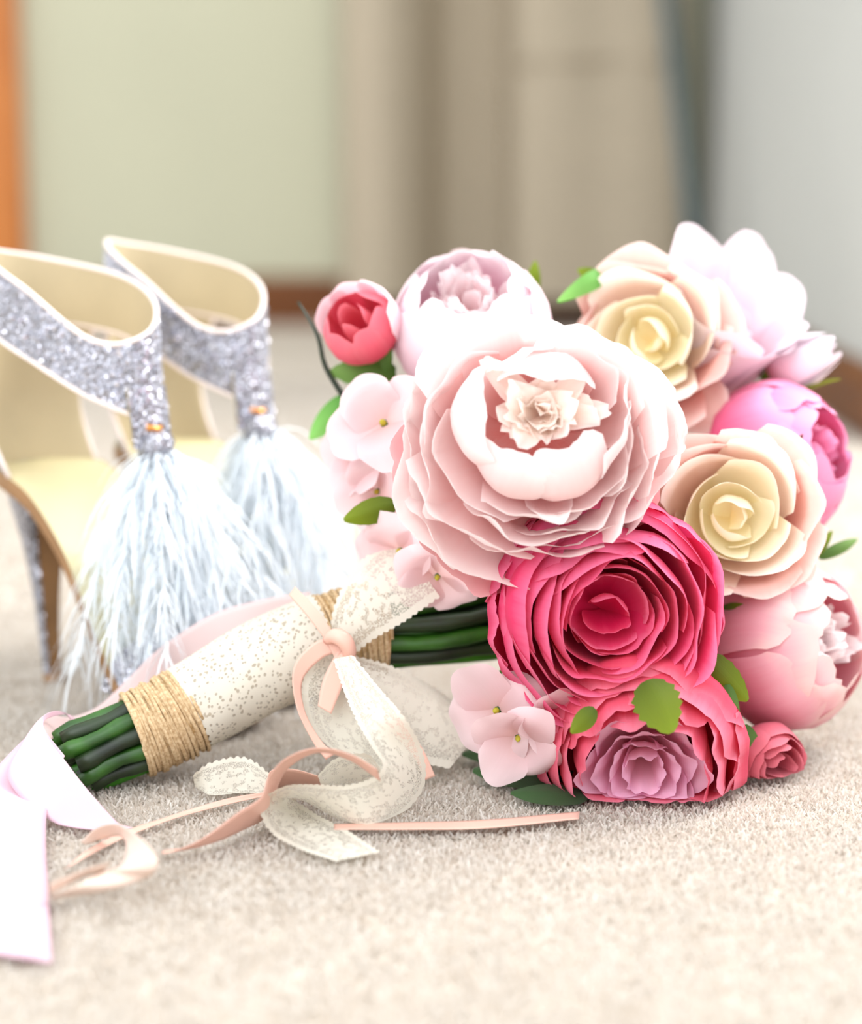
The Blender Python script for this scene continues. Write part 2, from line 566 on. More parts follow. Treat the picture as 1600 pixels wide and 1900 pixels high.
V, F, UV = box_data(-2.6, 2.6, -0.4, YB + 0.1, -0.02, 0.0)
floor = tag(mesh_obj('floor', V, F, M['carpet'], smooth=False), 'cream cut-pile carpet floor', kind='structure')
V, F, UV = box_data(-2.6, XR + 0.1, YB, YB + 0.1, 0, 2.4)
tag(mesh_obj('wall_back', V, F, M['wall'], smooth=False), 'pale olive painted back wall', kind='structure')
V, F, UV = box_data(XR, XR + 0.1, 1.72, YB, 0, 2.4)
tag(mesh_obj('wall_right', V, F, M['wall2'], smooth=False), 'pale grey painted side wall', kind='structure')
prof = [(0, 0), (.016, 0), (.016, .060), (.012, .069), (.006, .073), (0, .073)]
V, F, UV = profile_run(((-2.6, YB), (XR, YB)), prof, (0, -1))
tag(mesh_obj('baseboard_back', V, F, M['wood'], smooth=False), 'brown wooden skirting along the back wall', kind='structure')
prof = [(0, 0), (.016, 0), (.016, .054), (.012, .063), (.006, .067), (0, .067)]
V, F, UV = profile_run(((XR, YB), (XR, 1.72)), prof, (-1, 0))
tag(mesh_obj('baseboard_right', V, F, M['wood'], smooth=False), 'brown wooden skirting along the side wall', kind='structure')
# orange door casing at the left edge: stepped architrave
x1 = P(58, 300, 2.95).x
tr = empty('trim_1', (x1 - 0.05, YB, 0))
tag(tr, 'orange varnished wooden door casing at the left edge', kind='structure')
for nm, a0, a1, dpt in (('casing_board', -.06, .05, .022), ('casing_bead', .034, .046, .030), ('casing_bead', -.05, -.04, .028)):
    V, F, UV = box_data(a0, a1, -dpt, 0, 0, 2.4)
    mesh_obj(nm, V, F, M['orange'], tr, smooth=False)

# curtain, two hanging panels with a deep fold between them
def curtain():
    root = empty('curtain', (0.1, YB - 0.1, 0.0))
    tag(root, 'beige floor-length curtain with a deep fold and a stitched cross seam', 'curtain')
    # plan of folds (world X at about 2.85 m, depth out of the wall)
    zc = 2.85
    ctrl = [(632, .015), (645, .10), (690, .125), (740, .12), (790, .08), (815, .03), (870, .02), (925, .025), (942, .09), (960, .135),
            (1020, .14), (1100, .128), (1180, .138), (1232, .13), (1244, .06)]
    pts = [Vector(((px - 800) / FPX * zc, d, 0)) for px, d in ctrl]
    plan = catmull(pts, 110)
    nz = 26
    V, UV = [], []
    for i in range(nz + 1):
        f = i / nz
        z = 0.045 + f * 2.3
        for p in plan:
            k = (p.x - plan[0].x) / (plan[-1].x - plan[0].x)
            sp = 1 + (0.045 * (1 - min(z, .9) / .9) - 0.0) * k        # the free edge kicks out towards the floor
            x = plan[0].x + (p.x - plan[0].x) * sp
            V.append(Vector((x, YB - p.y - .012 * math.sin(9 * k + z * 2) * (1 - f), z)) - root.location)
            UV.append((k, z))
    F = grid_faces(nz, 110)
    mesh_obj('curtain_panel', V, F, M['curtain'], root, UV)
    # stitched seam across the broad panel
    zz = P(1090, 112, 2.8).z
    a = P(952, 112, 2.80); b = P(1238, 120, 2.80)
    path = [Vector((a.x + (b.x - a.x) * k / 12, YB - .142 + .006 * math.sin(k), zz)) - root.location for k in range(13)]
    V, F, UV = tube_data(path, .006, 8)
    mesh_obj('seam', V, F, M['curtain'], root, UV)


curtain()
# dark slim pole leaning in the corner
a = G(1308, 642, .012)
b = P(1236, 0, 2.60)
c = b + (b - a) * .45
path = [a.lerp(c, k / 10) for k in range(11)]
root = empty('leaning_pole', a)
tag(root, 'slim dark grey pole leaning in the corner beside the curtain', 'pole')
V, F, UV = tube_data([p - a for p in path], .0105, 12)
mesh_obj('shaft', V, F, M['pole'], root, UV)
V, F, UV = tube_data([Vector((0, 0, -.010)), Vector((0, 0, .02))], .014, 12)
mesh_obj('foot_cap', V, F, M['pole'], root, UV)


# carpet pile near the camera: short leaning tufts
def carpet_pile():
    rng = np.random.default_rng(3)
    zones = [(-.26, .34, .52, 1.10, 240000, .0034, .0008), (-.55, .55, 1.10, 2.2, 60000, .006, .003)]
    Vs, Fs, Cs = [], [], []
    off = 0
    for x0, x1_, y0, y1, n, h, w in zones:
        x = rng.uniform(x0, x1_, n); y = rng.uniform(y0, y1, n)
        ang = rng.uniform(0, 2 * math.pi, n)
        hh = h * rng.uniform(.5, 1.0, n)
        lean = rng.normal(0, h * .45, (n, 2))
        dx, dy = np.cos(ang) * w * .5, np.sin(ang) * w * .5
        p0 = np.stack([x - dx, y - dy, np.zeros(n)], 1)
        p1 = np.stack([x + dx, y + dy, np.zeros(n)], 1)
        p2 = np.stack([x + dx * .9 + lean[:, 0], y + dy * .9 + lean[:, 1], hh], 1)
        p3 = np.stack([x - dx * .9 + lean[:, 0], y - dy * .9 + lean[:, 1], hh], 1)
        v = np.stack([p0, p1, p2, p3], 1).reshape(-1, 3)
        Vs.append(v)
        Fs.append(np.arange(off, off + 4 * n))
        off += 4 * n
    v = np.concatenate(Vs).astype(np.float32)
    nq = len(v) // 4
    me = bpy.data.meshes.new('carpet_pile')
    me.vertices.add(len(v)); me.vertices.foreach_set('co', v.ravel())
    me.loops.add(len(v)); me.loops.foreach_set('vertex_index', np.arange(len(v), dtype=np.int32))
    me.polygons.add(nq); me.polygons.foreach_set('loop_start', np.arange(0, len(v), 4, dtype=np.int32))
    me.polygons.foreach_set('loop_total', np.full(nq, 4, dtype=np.int32))
    me.update(calc_edges=True)
    m, nt, out = new_mat('carpet_fibre')
    ge = N(nt, 'ShaderNodeNewGeometry')
    tc = N(nt, 'ShaderNodeTexCoord')
    nz = N(nt, 'ShaderNodeTexNoise'); nz.inputs['Scale'].default_value = 60; nz.inputs['Detail'].default_value = 3
    nt.links.new(tc.outputs['Object'], nz.inputs[0])
    av = N(nt, 'ShaderNodeMath', operation='MULTIPLY_ADD'); av.inputs[1].default_value = .5
    nt.links.new(ge.outputs['Random Per Island'], av.inputs[0]); 
    hf = N(nt, 'ShaderNodeMath', operation='MULTIPLY'); hf.inputs[1].default_value = .5
    nt.links.new(nz.outputs[0], hf.inputs[0]); nt.links.new(hf.outputs[0], av.inputs[2])
    c = ramp(nt, [(.1, (.79, .745, .695)), (.5, (.86, .835, .80)), (.9, (.90, .885, .865))], av.outputs[0])
    d = N(nt, 'ShaderNodeBsdfDiffuse'); t = N(nt, 'ShaderNodeBsdfTranslucent'); mx = N(nt, 'ShaderNodeMixShader')
    mx.inputs[0].default_value = .4
    nt.links.new(c, d.inputs[0]); nt.links.new(c, t.inputs[0])
    nt.links.new(d.outputs[0], mx.inputs[1]); nt.links.new(t.outputs[0], mx.inputs[2])
    nt.links.new(mx.outputs[0], out.inputs[0])
    me.materials.append(m)
    o = bpy.data.objects.new('carpet_pile', me)
    link(o, floor)
    tag(o, 'short cream carpet fibres', kind='stuff')


carpet_pile()

# ------------------------------------------------------------------ bouquet
BASE = G(1180, 1490, 0.0)
bouquet = empty('bouquet', BASE)
tag(bouquet, 'bridal bouquet of pink, blush and cream cloth flowers lying on the carpet', 'bouquet')
TB = Matrix.Translation(-BASE)


def bpart(name, data, mat, label=None, kind=None, parent=None, smooth=True):
    """part of the bouquet from world-space data"""
    V, F, UV = data
    o = mesh_obj(name, [v - BASE for v in V], F, mat, parent or bouquet, UV, smooth)
    tag(o, label, kind=kind)
    return o


def lerp_prof(prof, n):
    return [(p.x, p.y) for p in catmull([Vector((a, b, 0)) for a, b in prof], n)]


def petal_data(prof, hw, wrap, rnd, tip=.25, frill=.03, fray=.012, base=.3, k=3.0, roll=0.0, side=0.0, skew=0.0, nu=9, nv=14, tipexp=2.4, cup=0.0, notch=0.0, peak=0.0, crinkle=.016, spiral=0.0):
    """petal on its meridian (x out, z up), before turning about the flower axis.
    prof (r,z) from claw to rim; hw half width; wrap radius of the cross curvature"""
    pr = lerp_prof(prof, 40)
    p1, p2, p3 = rnd.uniform(0, 6.28), rnd.uniform(0, 6.28), rnd.uniform(0, 6.28)
    frj = [rnd.uniform(-1, 1) for _ in range(nv + 1)]
    V, UV = [], []
    for i in range(nu + 1):
        s0 = i / nu
        for j in range(nv + 1):
            t = -1 + 2 * j / nv
            edge = 1 - tip * abs(t) ** tipexp + .035 * math.sin(k * 1.7 * t + p3) - notch * math.exp(-(t / .16) ** 2) + peak * math.exp(-(t / .3) ** 2)
            s = s0 * edge
            if i == nu: s += fray * frj[j]
            s = max(0, min(1.18, s))
            f = min(s, 1.0) * 40
            q = min(int(f), 39)
            w_ = f - q
            r = pr[q][0] * (1 - w_) + pr[q + 1][0] * w_
            z = pr[q][1] * (1 - w_) + pr[q + 1][1] * w_
            if s > 1:
                dr, dz = pr[40][0] - pr[38][0], pr[40][1] - pr[38][1]
                l_ = math.hypot(dr, dz) + 1e-9
                tot = .6
                r += dr / l_ * (s - 1) * tot; z += dz / l_ * (s - 1) * tot
            dr, dz = pr[min(q + 1, 40)][0] - pr[max(q - 1, 0)][0], pr[min(q + 1, 40)][1] - pr[max(q - 1, 0)][1]
            l_ = math.hypot(dr, dz) + 1e-9
            nr, nz_ = dz / l_, -dr / l_
            wv = hw * (base + (1 - base) * math.sin(math.pi / 2 * min(1, s0 / .62)) ** .9)
            rw = wrap
            a = t * wv / rw
            a = max(-2.6, min(2.6, a))
            x = r - rw * (1 - math.cos(a))
            y = rw * math.sin(a)
            d = frill * s0 ** 2.2 * (math.sin(k * t + p1) * .6 + math.sin(k * 2.3 * t + p2) * .4)
            d += roll * max(0, s0 - .72) ** 1.5 * 4 + side * abs(t) ** 3 * s0 - cup * (1 - t * t) * 0
            d += crinkle * s0 * (mnoise.noise(Vector((t * 2.2 + p1 * 7, s0 * 2.6, p2 * 5))) + .5 * mnoise.noise(Vector((t * 5.5 + p2 * 3, s0 * 4.0, p3 * 5))))
            x += nr * d + spiral * t * s0 ** 1.5
            z += nz_ * d + skew * t * s0
            V.append(Vector((x, y, z)))
            UV.append(((t + 1) / 2, s0))
    return V, grid_faces(nu, nv), UV


class Flower:
    def __init__(self, name, px, py, zc, rpx, face, label, roll=0.0, seed=1, zmin=0.003):
        self.rnd = random.Random(seed)
        self.R = rpx * zc / FPX
        c = P(px, py, zc)
        f = view_dir(*face)
        up = UPV
        x = up.cross(f)
        x.normalize()
        y = f.cross(x)
        rot = Matrix((x, y, f)).transposed().to_4x4()
        self.M = Matrix.Translation(c) @ rot @ Matrix.Rotation(roll, 4, 'Z')
        self.Mi = self.M.inverted()
        self.zmin = zmin
        self.e = empty(name, parent=bouquet, mat=TB @ self.M)
        tag(self.e, label)

    def add(self, name, data, mat, phi=0.0, tilt=0.0, off=(0, 0, 0), scale=1.0, raw=False):
        V, F, UV = data
        rz = Matrix.Rotation(phi, 3, 'Z') @ Matrix.Rotation(tilt, 3, 'Y')
        o = Vector(off)
        out = []
        for v in V:
            q = (rz @ v + o) * (self.R * scale)
            wz = self.M @ q
            if wz.z < self.zmin + .004:
                wz.z = self.zmin + .004 * math.exp((wz.z - self.zmin - .004) / .02)
                q = self.Mi @ wz
            out.append(q)
        return mesh_obj(name, out, F, M[mat] if isinstance(mat, str) else mat, self.e, UV)

    def petal(self, mat, phi, prof, hw, wrap, tilt=0.0, off=(0, 0, 0), **kw):
        return self.add('petal', petal_data(prof, hw, wrap, self.rnd, **kw), mat, phi, tilt, off)

    def ring(self, mat, n, phi0, prof, hw, wrap, jit=.12, tj=.06, sj=.06, **kw):
        for i in range(n):
            ph = phi0 + 2 * math.pi * i / n + self.rnd.uniform(-jit, jit)
            sc = 1 + self.rnd.uniform(-sj, sj)
            pf = [(r * sc, z * sc) for r, z in prof]
            self.petal(mat, ph, pf, hw * (1 + self.rnd.uniform(-.1, .1)), wrap, tilt=self.rnd.uniform(-tj, tj), **kw)

    def calyx(self, mat='leaf_mid', depth=-.62, r=.22):
        # green receptacle cup under the petals
        path = [Vector((0, 0, depth - .25)), Vector((0, 0, depth - .1)), Vector((0, 0, depth)), Vector((0, 0, depth + .18))]
        self.add('calyx', tube_data(path, [.07, r * .7, r, r * .8], 10), mat)


def deg(a): return math.radians(a)


# ---- big blush peony, the largest bloom
def blush_peony():
    f = Flower('peony', 1003, 834, .775, 262, (.02, .12, 1), 'largest bloom, an open blush-white peony with a ruffled peach heart', seed=11)
    f.calyx()
    # salmon guard petals showing outside the bowl
    for ph, sc in ((182, 1.07), (214, 1.08), (240, 1.10), (334, .94), (150, .98), (254, .96)):
        f.petal('blush_dark', deg(ph), [(.1, -.55), (.5, -.58), (.85 * sc, -.48), (1.0 * sc, -.32)], .36, .7, frill=.03, tip=.3, base=.35, notch=.06)
    # outer bowl, broad shells facing the viewer
    for ph, sc, hw in ((200, 1.02, .62), (232, 1.0, .58), (268, .76, .50), (310, .73, .50), (166, .98, .56), (350, .92, .5), (135, .98, .5), (22, .98, .5), (64, .86, .5)):
        f.petal('blush', deg(ph), [(.08, -.45), (.45, -.46), (.80 * sc, -.36), (.97 * sc, -.16), (1.02 * sc, .0)], hw, .98, frill=.07, tip=.2, fray=.014, k=2.6, tilt=f.rnd.uniform(-.10, .06), nv=22, nu=11, crinkle=.035, spiral=f.rnd.uniform(-.1, .1))
    for ph, sc, hw in ((220, .86, .60), (258, .66, .48), (300, .63, .46), (338, .76, .46), (178, .86, .56), (8, .88, .46), (40, .80, .45), (150, .84, .48)):
        f.petal('blush', deg(ph), [(.08, -.42), (.42, -.40), (.78 * sc, -.26), (.96 * sc, -.04), (1.0 * sc, .14)], hw, .85, frill=.07, tip=.2, fray=.014, k=2.6, tilt=f.rnd.uniform(-.12, .06), nv=22, nu=11, crinkle=.035, spiral=f.rnd.uniform(-.12, .12))
    # tall back petals (upper left pair and the arching top right)
    f.petal('blush', deg(128), [(.08, -.4), (.5, -.3), (.8, .0), (.98, .12), (1.12, .1)], .44, .8, frill=.04, tip=.2, roll=.02)
    f.petal('blush', deg(104), [(.08, -.4), (.5, -.3), (.76, .0), (.9, .10), (.98, .06)], .42, .8, frill=.04, tip=.25, roll=.02)
    f.petal('blush', deg(56), [(.08, -.4), (.45, -.3), (.66, .0), (.8, .22), (.86, .34)], .48, .7, frill=.05, tip=.2)
    f.petal('blush', deg(28), [(.08, -.4), (.45, -.3), (.70, .0), (.84, .22), (.90, .34)], .46, .7, frill=.05, tip=.2)
    # folded white petal at the far right
    f.petal('blush', deg(12), [(.1, -.4), (.55, -.35), (.9, -.12), (1.04, .02), (1.08, -.06)], .24, .5, frill=.02, tip=.35, roll=.05)
    # inner shells
    O = (0, .10, 0)
    for ph, sc, hw, zt in ((206, .74, .50, .26), (318, .62, .42, .26), (350, .66, .38, .30), (262, .64, .38, .20)):
        f.petal('blush', deg(ph), [(.06, -.36), (.36, -.34), (.74 * sc, -.16), (.97 * sc, .08), (.99 * sc, zt)], hw, .64, off=O, frill=.05, tip=.22, fray=.018, k=3, tilt=f.rnd.uniform(-.06, .06))
    # hero cups standing round the heart, which sits above the middle of the bloom
    O = (0, .22, 0)
    f.petal('blush', deg(184), [(.06, -.36), (.34, -.3), (.58, .0), (.64, .24), (.54, .42), (.42, .48)], .40, .42, off=O, frill=.03, tip=.25, nv=18)
    f.petal('blush', deg(244), [(.06, -.36), (.30, -.3), (.58, .0), (.62, .22), (.50, .38), (.36, .42)], .34, .38, off=O, frill=.03, tip=.22, nv=18)
    f.petal('blush', deg(294), [(.06, -.36), (.28, -.3), (.56, .0), (.62, .22), (.46, .40), (.28, .45)], .34, .38, off=O, frill=.03, tip=.22, nv=18)
    f.petal('blush', deg(276), [(.06, -.36), (.40, -.3), (.66, .0), (.72, .22), (.80, .32)], .18, .30, off=O, frill=.02, tip=.5, tipexp=1.6)
    f.petal('blush', deg(338), [(.06, -.36), (.30, -.3), (.56, .0), (.62, .24), (.56, .40)], .34, .42, off=O, frill=.05, tip=.25, fray=.03)
    f.petal('blush', deg(8), [(.06, -.36), (.30, -.3), (.54, .0), (.62, .24), (.60, .38)], .30, .42, off=O, frill=.05, tip=.25, fray=.03)
    f.petal('blush', deg(84), [(.06, -.36), (.26, -.25), (.40, .05), (.44, .24), (.36, .37), (.22, .40)], .40, .42, off=O, frill=.05, tip=.25)
    f.petal('blush', deg(118), [(.06, -.36), (.30, -.25), (.44, .05), (.48, .26), (.40, .38)], .34, .42, off=O, frill=.05, tip=.25)
    f.petal('blush', deg(40), [(.06, -.36), (.30, -.25), (.48, .05), (.56, .26), (.54, .36)], .30, .42, off=O, frill=.05, tip=.25)
    # ruffled heart
    for i in range(26):
        rr = f.rnd.uniform(.05, .38)
        ph = i * 2.399 + f.rnd.uniform(-.2, .2)
        h = .34 + f.rnd.uniform(-.06, .10)
        f.petal('peach', ph, [(0, .10), (rr * .5, .18), (rr * .9, .26), (rr * f.rnd.uniform(1.0, 1.5), h)], f.rnd.uniform(.09, .17), .2, tilt=f.rnd.uniform(-.3, .3), off=(0, .22, .04), frill=.04, tip=.4, fray=.04, nu=7, nv=8, k=4)
    return f


def ranunculus():
    f = Flower('ranunculus', 1128, 1136, .790, 206, (.08, -.06, 1), 'hot pink many-petalled ranunculus in sharp focus at the front', seed=5)
    f.calyx()
    # outer guard petals loose at the upper left and the base
    for ph, zt in ((150, .05), (110, .08), (185, 0), (255, -.1), (300, -.05), (75, .1), (40, .05), (0, 0), (220, -.05)):
        f.petal('ranunculus', deg(ph), [(.1, -.6), (.6, -.62), (.98, -.4), (1.08, -.12), (1.02, zt + .06)], .5, .95, frill=.04, tip=.2, fray=.02, k=4, nv=20)
    rings = [(1.02, 5, .06, 0), (.93, 5, .16, .5), (.82, 5, .25, .2), (.70, 5, .30, .7), (.58, 4, .33, .1), (.47, 4, .33, .6)]
    for k, (r, n, zt, p0) in enumerate(rings):
        for i in range(n):
            ph = p0 + 2 * math.pi * i / n + f.rnd.uniform(-.2, .2)
            ul = .5 + .5 * math.cos(ph - deg(125))            # petals at the upper left lean in over the heart
            q = 1.06 - .26 * ul
            zz = zt * .75 + f.rnd.uniform(-.05, .06)
            prof = [(.10, -.52), (.5 * r, -.48), (.84 * r, -.28), (.95 * r, -.06), (.99 * r, zz * .6), (q * r, zz + .06)]
            f.petal('ranunculus', ph, prof, math.pi * r / n * f.rnd.uniform(1.3, 1.6), max(r * .98, .25), tilt=f.rnd.uniform(-.05, .05), frill=.055, tip=.14, fray=.006, k=f.rnd.uniform(2.2, 3.6), base=.4, nv=20, roll=.02 * (1 - ul), spiral=f.rnd.choice((-1, 1)) * f.rnd.uniform(.02, .08))
    # heart: broad notched petals round a small hollow
    for ph, r, z, t in ((262, .36, .10, .0), (322, .40, .16, .05), (100, .40, .30, -.1), (48, .38, .24, -.05), (165, .40, .24, -.1), (212, .40, .12, .0)):
        f.petal('ranunculus', deg(ph), [(.0, -.26), (r * .45, -.22), (r * .85, -.06), (r * .98, z)], r * 1.0, r * 1.0, tilt=t, frill=.03, tip=.22, notch=.12, base=.1, nu=9, nv=18, fray=.004, k=2.4)
    f.petal('ranunculus', deg(268), [(.0, -.22), (.1, -.16), (.18, -.04), (.20, .08)], .26, .26, frill=.02, tip=.2, notch=.22, nu=8, nv=16, base=.1)
    f.petal('ranunculus', deg(70), [(.0, -.22), (.12, -.12), (.17, .02), (.12, .16)], .24, .2, frill=.02, tip=.2, notch=.1, nu=8, nv=14, base=.1)
    return f


def rose(px, py, zc, rpx, face, label, seed, roll=0.0):
    f = Flower('rose', px, py, zc, rpx, face, label, roll=roll, seed=seed)
    f.calyx()
    # outer petals, each tucked under its neighbour on one side and flaring on the other
    for n, r, zt, p0 in ((4, 1.04, -.18, .2), (5, .93, -.02, .8)):
        for i in range(n):
            ph = p0 + 2 * math.pi * i / n + f.rnd.uniform(-.2, .2)
            q = r * f.rnd.uniform(.92, 1.06)
            f.petal('rose_out', ph, [(.08, -.75), (.42 * q, -.66), (.80 * q, -.36), (.93 * q, zt - .06), (1.05 * q, zt + .0)], .64 * r, .95, tilt=f.rnd.uniform(-.14, .08), frill=.06, tip=.13, fray=.003, k=2.0, roll=.03, peak=.10, nv=20, nu=12, crinkle=.03, spiral=.12)
    for i in range(4):
        ph = .3 + 2 * math.pi * i / 4 + f.rnd.uniform(-.25, .25)
        r = .78 + f.rnd.uniform(-.07, .07)
        zt = .12 + f.rnd.uniform(-.07, .07)
        f.petal('rose_mid', ph, [(.06, -.7), (.36 * r, -.6), (.80 * r, -.26), (.93 * r, zt - .14), (1.06 * r, zt + .0)], .74 * r, .80 * r, tilt=f.rnd.uniform(-.12, .08), frill=.04, tip=.16, fray=.003, k=1.9, roll=.03, nv=20, nu=12, peak=.08, spiral=.15)
    # cream heart: wrapping petals, then a loose scroll
    for ph, r, zt in ((30, .56, .24), (150, .60, .18), (272, .57, .12)):
        f.petal('rose_in', deg(ph) + f.rnd.uniform(-.2, .2), [(.0, -.42), (.5 * r, -.38), (.86 * r, -.14), (.97 * r, zt - .1), (1.02 * r, zt + .02)], .95 * r, r * .95, tilt=f.rnd.uniform(-.1, .06), frill=.03, tip=.18, fray=.003, k=1.8, nv=20, nu=11, base=.2, spiral=.15, peak=.04)
    for ph, r, zt, t in ((85, .40, .22, -.12), (205, .44, .08, .05), (318, .42, .03, .08)):
        f.petal('rose_in', deg(ph) + f.rnd.uniform(-.2, .2), [(.0, -.34), (.5 * r, -.30), (.88 * r, -.10), (.98 * r, zt * .5), (.96 * r, zt + .02)], 1.0 * r, r * .92, tilt=t, frill=.02, tip=.2, fray=.003, k=1.8, nv=18, nu=10, base=.2, spiral=.12)
    f.petal('rose_in', deg(60), [(.0, -.26), (.12, -.2), (.24, -.04), (.22, .10), (.12, .20)], .30, .24, spiral=.07, frill=.015, tip=.25, nu=10, nv=16, base=.15, fray=.003)
    f.petal('rose_in', deg(228), [(.0, -.26), (.14, -.2), (.26, -.08), (.27, .02), (.20, .08)], .32, .26, spiral=.08, frill=.015, tip=.25, nu=10, nv=16, base=.15, fray=.003)
    f.petal('rose_in', deg(325), [(.0, -.18), (.08, -.12), (.15, .02), (.09, .13)], .19, .15, frill=.01, tip=.3, nu=8, nv=12, base=.15, fray=.003)
    return f


def side_peony(px, py, zc, rpx, face, label, seed, mat, heart, roll=0.0, cups=5, hearts=16, open_=.75):
    """round cabbage peony: closed cup petals round a ruffled heart"""
    f = Flower('peony', px, py, zc, rpx, face, label, roll=roll, seed=seed)
    f.calyx()
    for n, r, zt, p0, rim in ((cups, 1.0, .42, .1, open_), (cups, .90, .55, .75, open_ - .06), (cups, .78, .62, .3, open_ - .12)):
        for i in range(n):
            ph = p0 + 2 * math.pi * i / n + f.rnd.uniform(-.15, .15)
            f.petal(mat, ph, [(.08, -.85), (.5 * r, -.82), (.93 * r, -.42), (1.0 * r, .05), (.9 * r, zt * .75), (rim * r, zt + .12)], .68 * r, .86 * r, frill=.03, tip=.3, fray=.015, k=3, base=.4)
    for i in range(hearts):
        rr = f.rnd.uniform(.1, .55)
        ph = i * 2.399
        h = .55 + f.rnd.uniform(-.12, .18) - .2 * rr
        f.petal(heart, ph, [(rr * .3, -.3), (rr * .8, 0), (rr, .3), (rr * f.rnd.uniform(.9, 1.3), h)], f.rnd.uniform(.16, .26), .24, tilt=f.rnd.uniform(-.2, .2), frill=.06, tip=.35, fray=.03, nu=7, nv=9, k=5)
    return f


def coral_peony():
    f = Flower('peony', 1192, 1400, .803, 190, (-.06, -.38, .95), 'coral pink peony with a lilac heart resting on the carpet', seed=21)
    f.calyx()
    for n, r, zt, p0 in ((7, 1.05, .12, 0), (7, .95, .28, .45), (6, .82, .42, .2), (6, .68, .46, .7)):
        for i in range(n):
            ph = p0 + 2 * math.pi * i / n + f.rnd.uniform(-.12, .12)
            f.petal('hotpeony', ph, [(.08, -.7), (.5 * r, -.66), (.92 * r, -.30), (1.0 * r, 0), (.96 * r, zt * .7), (.86 * r, zt + .1)], .60 * r, .86 * r, frill=.045, tip=.24, fray=.02, k=4, base=.4)
    for n, r, zt, p0 in ((6, .52, .44, 0), (5, .40, .46, .5), (5, .28, .46, .2), (4, .16, .44, .1)):
        for i in range(n):
            ph = p0 + 2 * math.pi * i / n + f.rnd.uniform(-.2, .2)
            f.petal('lilac', ph, [(.04, -.1), (.5 * r, .0), (.8 * r, .14), (1.0 * r, zt * .75), (1.25 * r, zt + .0)], .42 * (r + .25), .45, frill=.04, tip=.22, fray=.01, k=3.5, nu=7, nv=10)
    return f


def small_bud():
    f = Flower('rose_bud', 674, 612, .865, 80, (-.35, .35, .8), 'small coral rose bud with pale outer petals at the upper left', seed=31)
    f.calyx()
    for i, ph in enumerate((110, 155, 65, 20)):
        f.petal('pinkwhite', deg(ph), [(.1, -.7), (.55, -.6), (.95, -.1), (1.0, .45), (.92, .72)], .62, .8, frill=.03, tip=.3)
    for i, ph in enumerate((250, 305, 200, 350, 60, 130)):
        f.petal('bud', deg(ph), [(.1, -.7), (.5, -.6), (.88, -.1), (.86, .35), (.58, .72)], .6, .66, frill=.02, tip=.3, peak=.1)
    for i, ph in enumerate((30, 150, 270)):
        f.petal('bud', deg(ph), [(.05, -.6), (.3, -.4), (.42, .1), (.3, .8)], .42, .38, frill=.02, tip=.35, peak=.12)


def magnolia():
    f = Flower('magnolia', 1330, 640, .905, 150, (.25, .72, .60), 'loose white bloom with broad flaring petals at the top right', seed=41)
    f.calyx()
    for ph, sc, hw, ex in ((108, 1.20, .62, .42), (58, 1.25, .42, .40), (15, 1.05, .60, .2), (285, 1.02, .78, -.05), (325, 1.0, .6, .05), (170, .9, .6, .2), (235, .9, .6, .1)):
        f.petal('white', deg(ph), [(.06, -.6), (.38, -.45), (.62 * sc, .0), (.78 * sc, .4 + ex * .5), (.92 * sc, .62 + ex)], hw, .75, frill=.04, tip=.2, base=.5, roll=.03, k=2.5, fray=.004, tipexp=2.6)
    for ph in (40, 160, 280):
        f.petal('white', deg(ph), [(.05, -.5), (.25, -.3), (.38, .1), (.32, .5)], .36, .32, frill=.02, tip=.3)


def white_bud():
    f = Flower('tulip_bud', 1482, 672, .90, 62, (.86, .36, .25), 'closed white bud on a green sepal sticking out at the right', seed=43)
    for n, r, p0, L in ((4, 1.0, .2, 1.15), (4, .8, .9, 1.25), (3, .5, .4, 1.2)):
        for i in range(n):
            f.petal('white', p0 + 2 * math.pi * i / n, [(.2, -.95), (.62 * r, -.7), (.86 * r, -.1), (.72 * r, .5), (.45 * r, L)], .62 * r, .7 * r, frill=.02, tip=.55, tipexp=1.8)
    for ph in (250, 300, 20):
        f.add('sepal', petal_data([(.1, -1.25), (.55, -.9), (.92, -.2), (.95, .5), (1.05, .95)], .26, .6, f.rnd, tip=.7, tipexp=1.5, frill=.01), 'leaf_lime', deg(ph))


def floret(px, py, zc, rpx, face, roll, seed, label, n=4):
    f = Flower('hydrangea_floret', px, py, zc, rpx, face, label, roll=roll, seed=seed)
    for i in range(n):
        ph = 2 * math.pi * i / n + f.rnd.uniform(-.18, .18)
        f.petal('hydrangea', ph, [(.06, -.02), (.35, .06), (.7, f.rnd.uniform(.1, .25)), (1.0, f.rnd.uniform(-.1, .4))], .56, f.rnd.uniform(.6, 1.3) * (1 if f.rnd.random() < .5 else 1.3), frill=.05, tip=.3, base=.32, fray=.006, k=2.6, tilt=f.rnd.uniform(-.3, .12))
    f.add('floret_eye', tube_data([Vector((0, 0, -.05)), Vector((0, 0, .05)), Vector((0, 0, .12))], [.05, .06, .02], 8), 'yellow')
    f.add('floret_stalk', tube_data([Vector((0, 0, -.9)), Vector((0, 0, -.4)), Vector((0, 0, 0))], [.05, .05, .07], 6), 'stem')


def dusty_rose():
    f = Flower('rose_bud', 1425, 1412, .825, 74, (.45, -.25, .7), 'small dusty pink rose bud low at the right, near the carpet', seed=51)
    f.calyx()
    for n, r, p0, zt in ((5, 1.0, .1, .3), (5, .86, .7, .5), (4, .66, .3, .58), (3, .4, .2, .6)):
        for i in range(n):
            f.petal('dusty', p0 + 2 * math.pi * i / n, [(.1, -.8), (.6 * r, -.7), (.98 * r, -.2), (.96 * r, zt * .6), (.86 * r, zt + .1)], .72 * r, .8 * r, frill=.03, tip=.22, roll=.04, fray=.01)


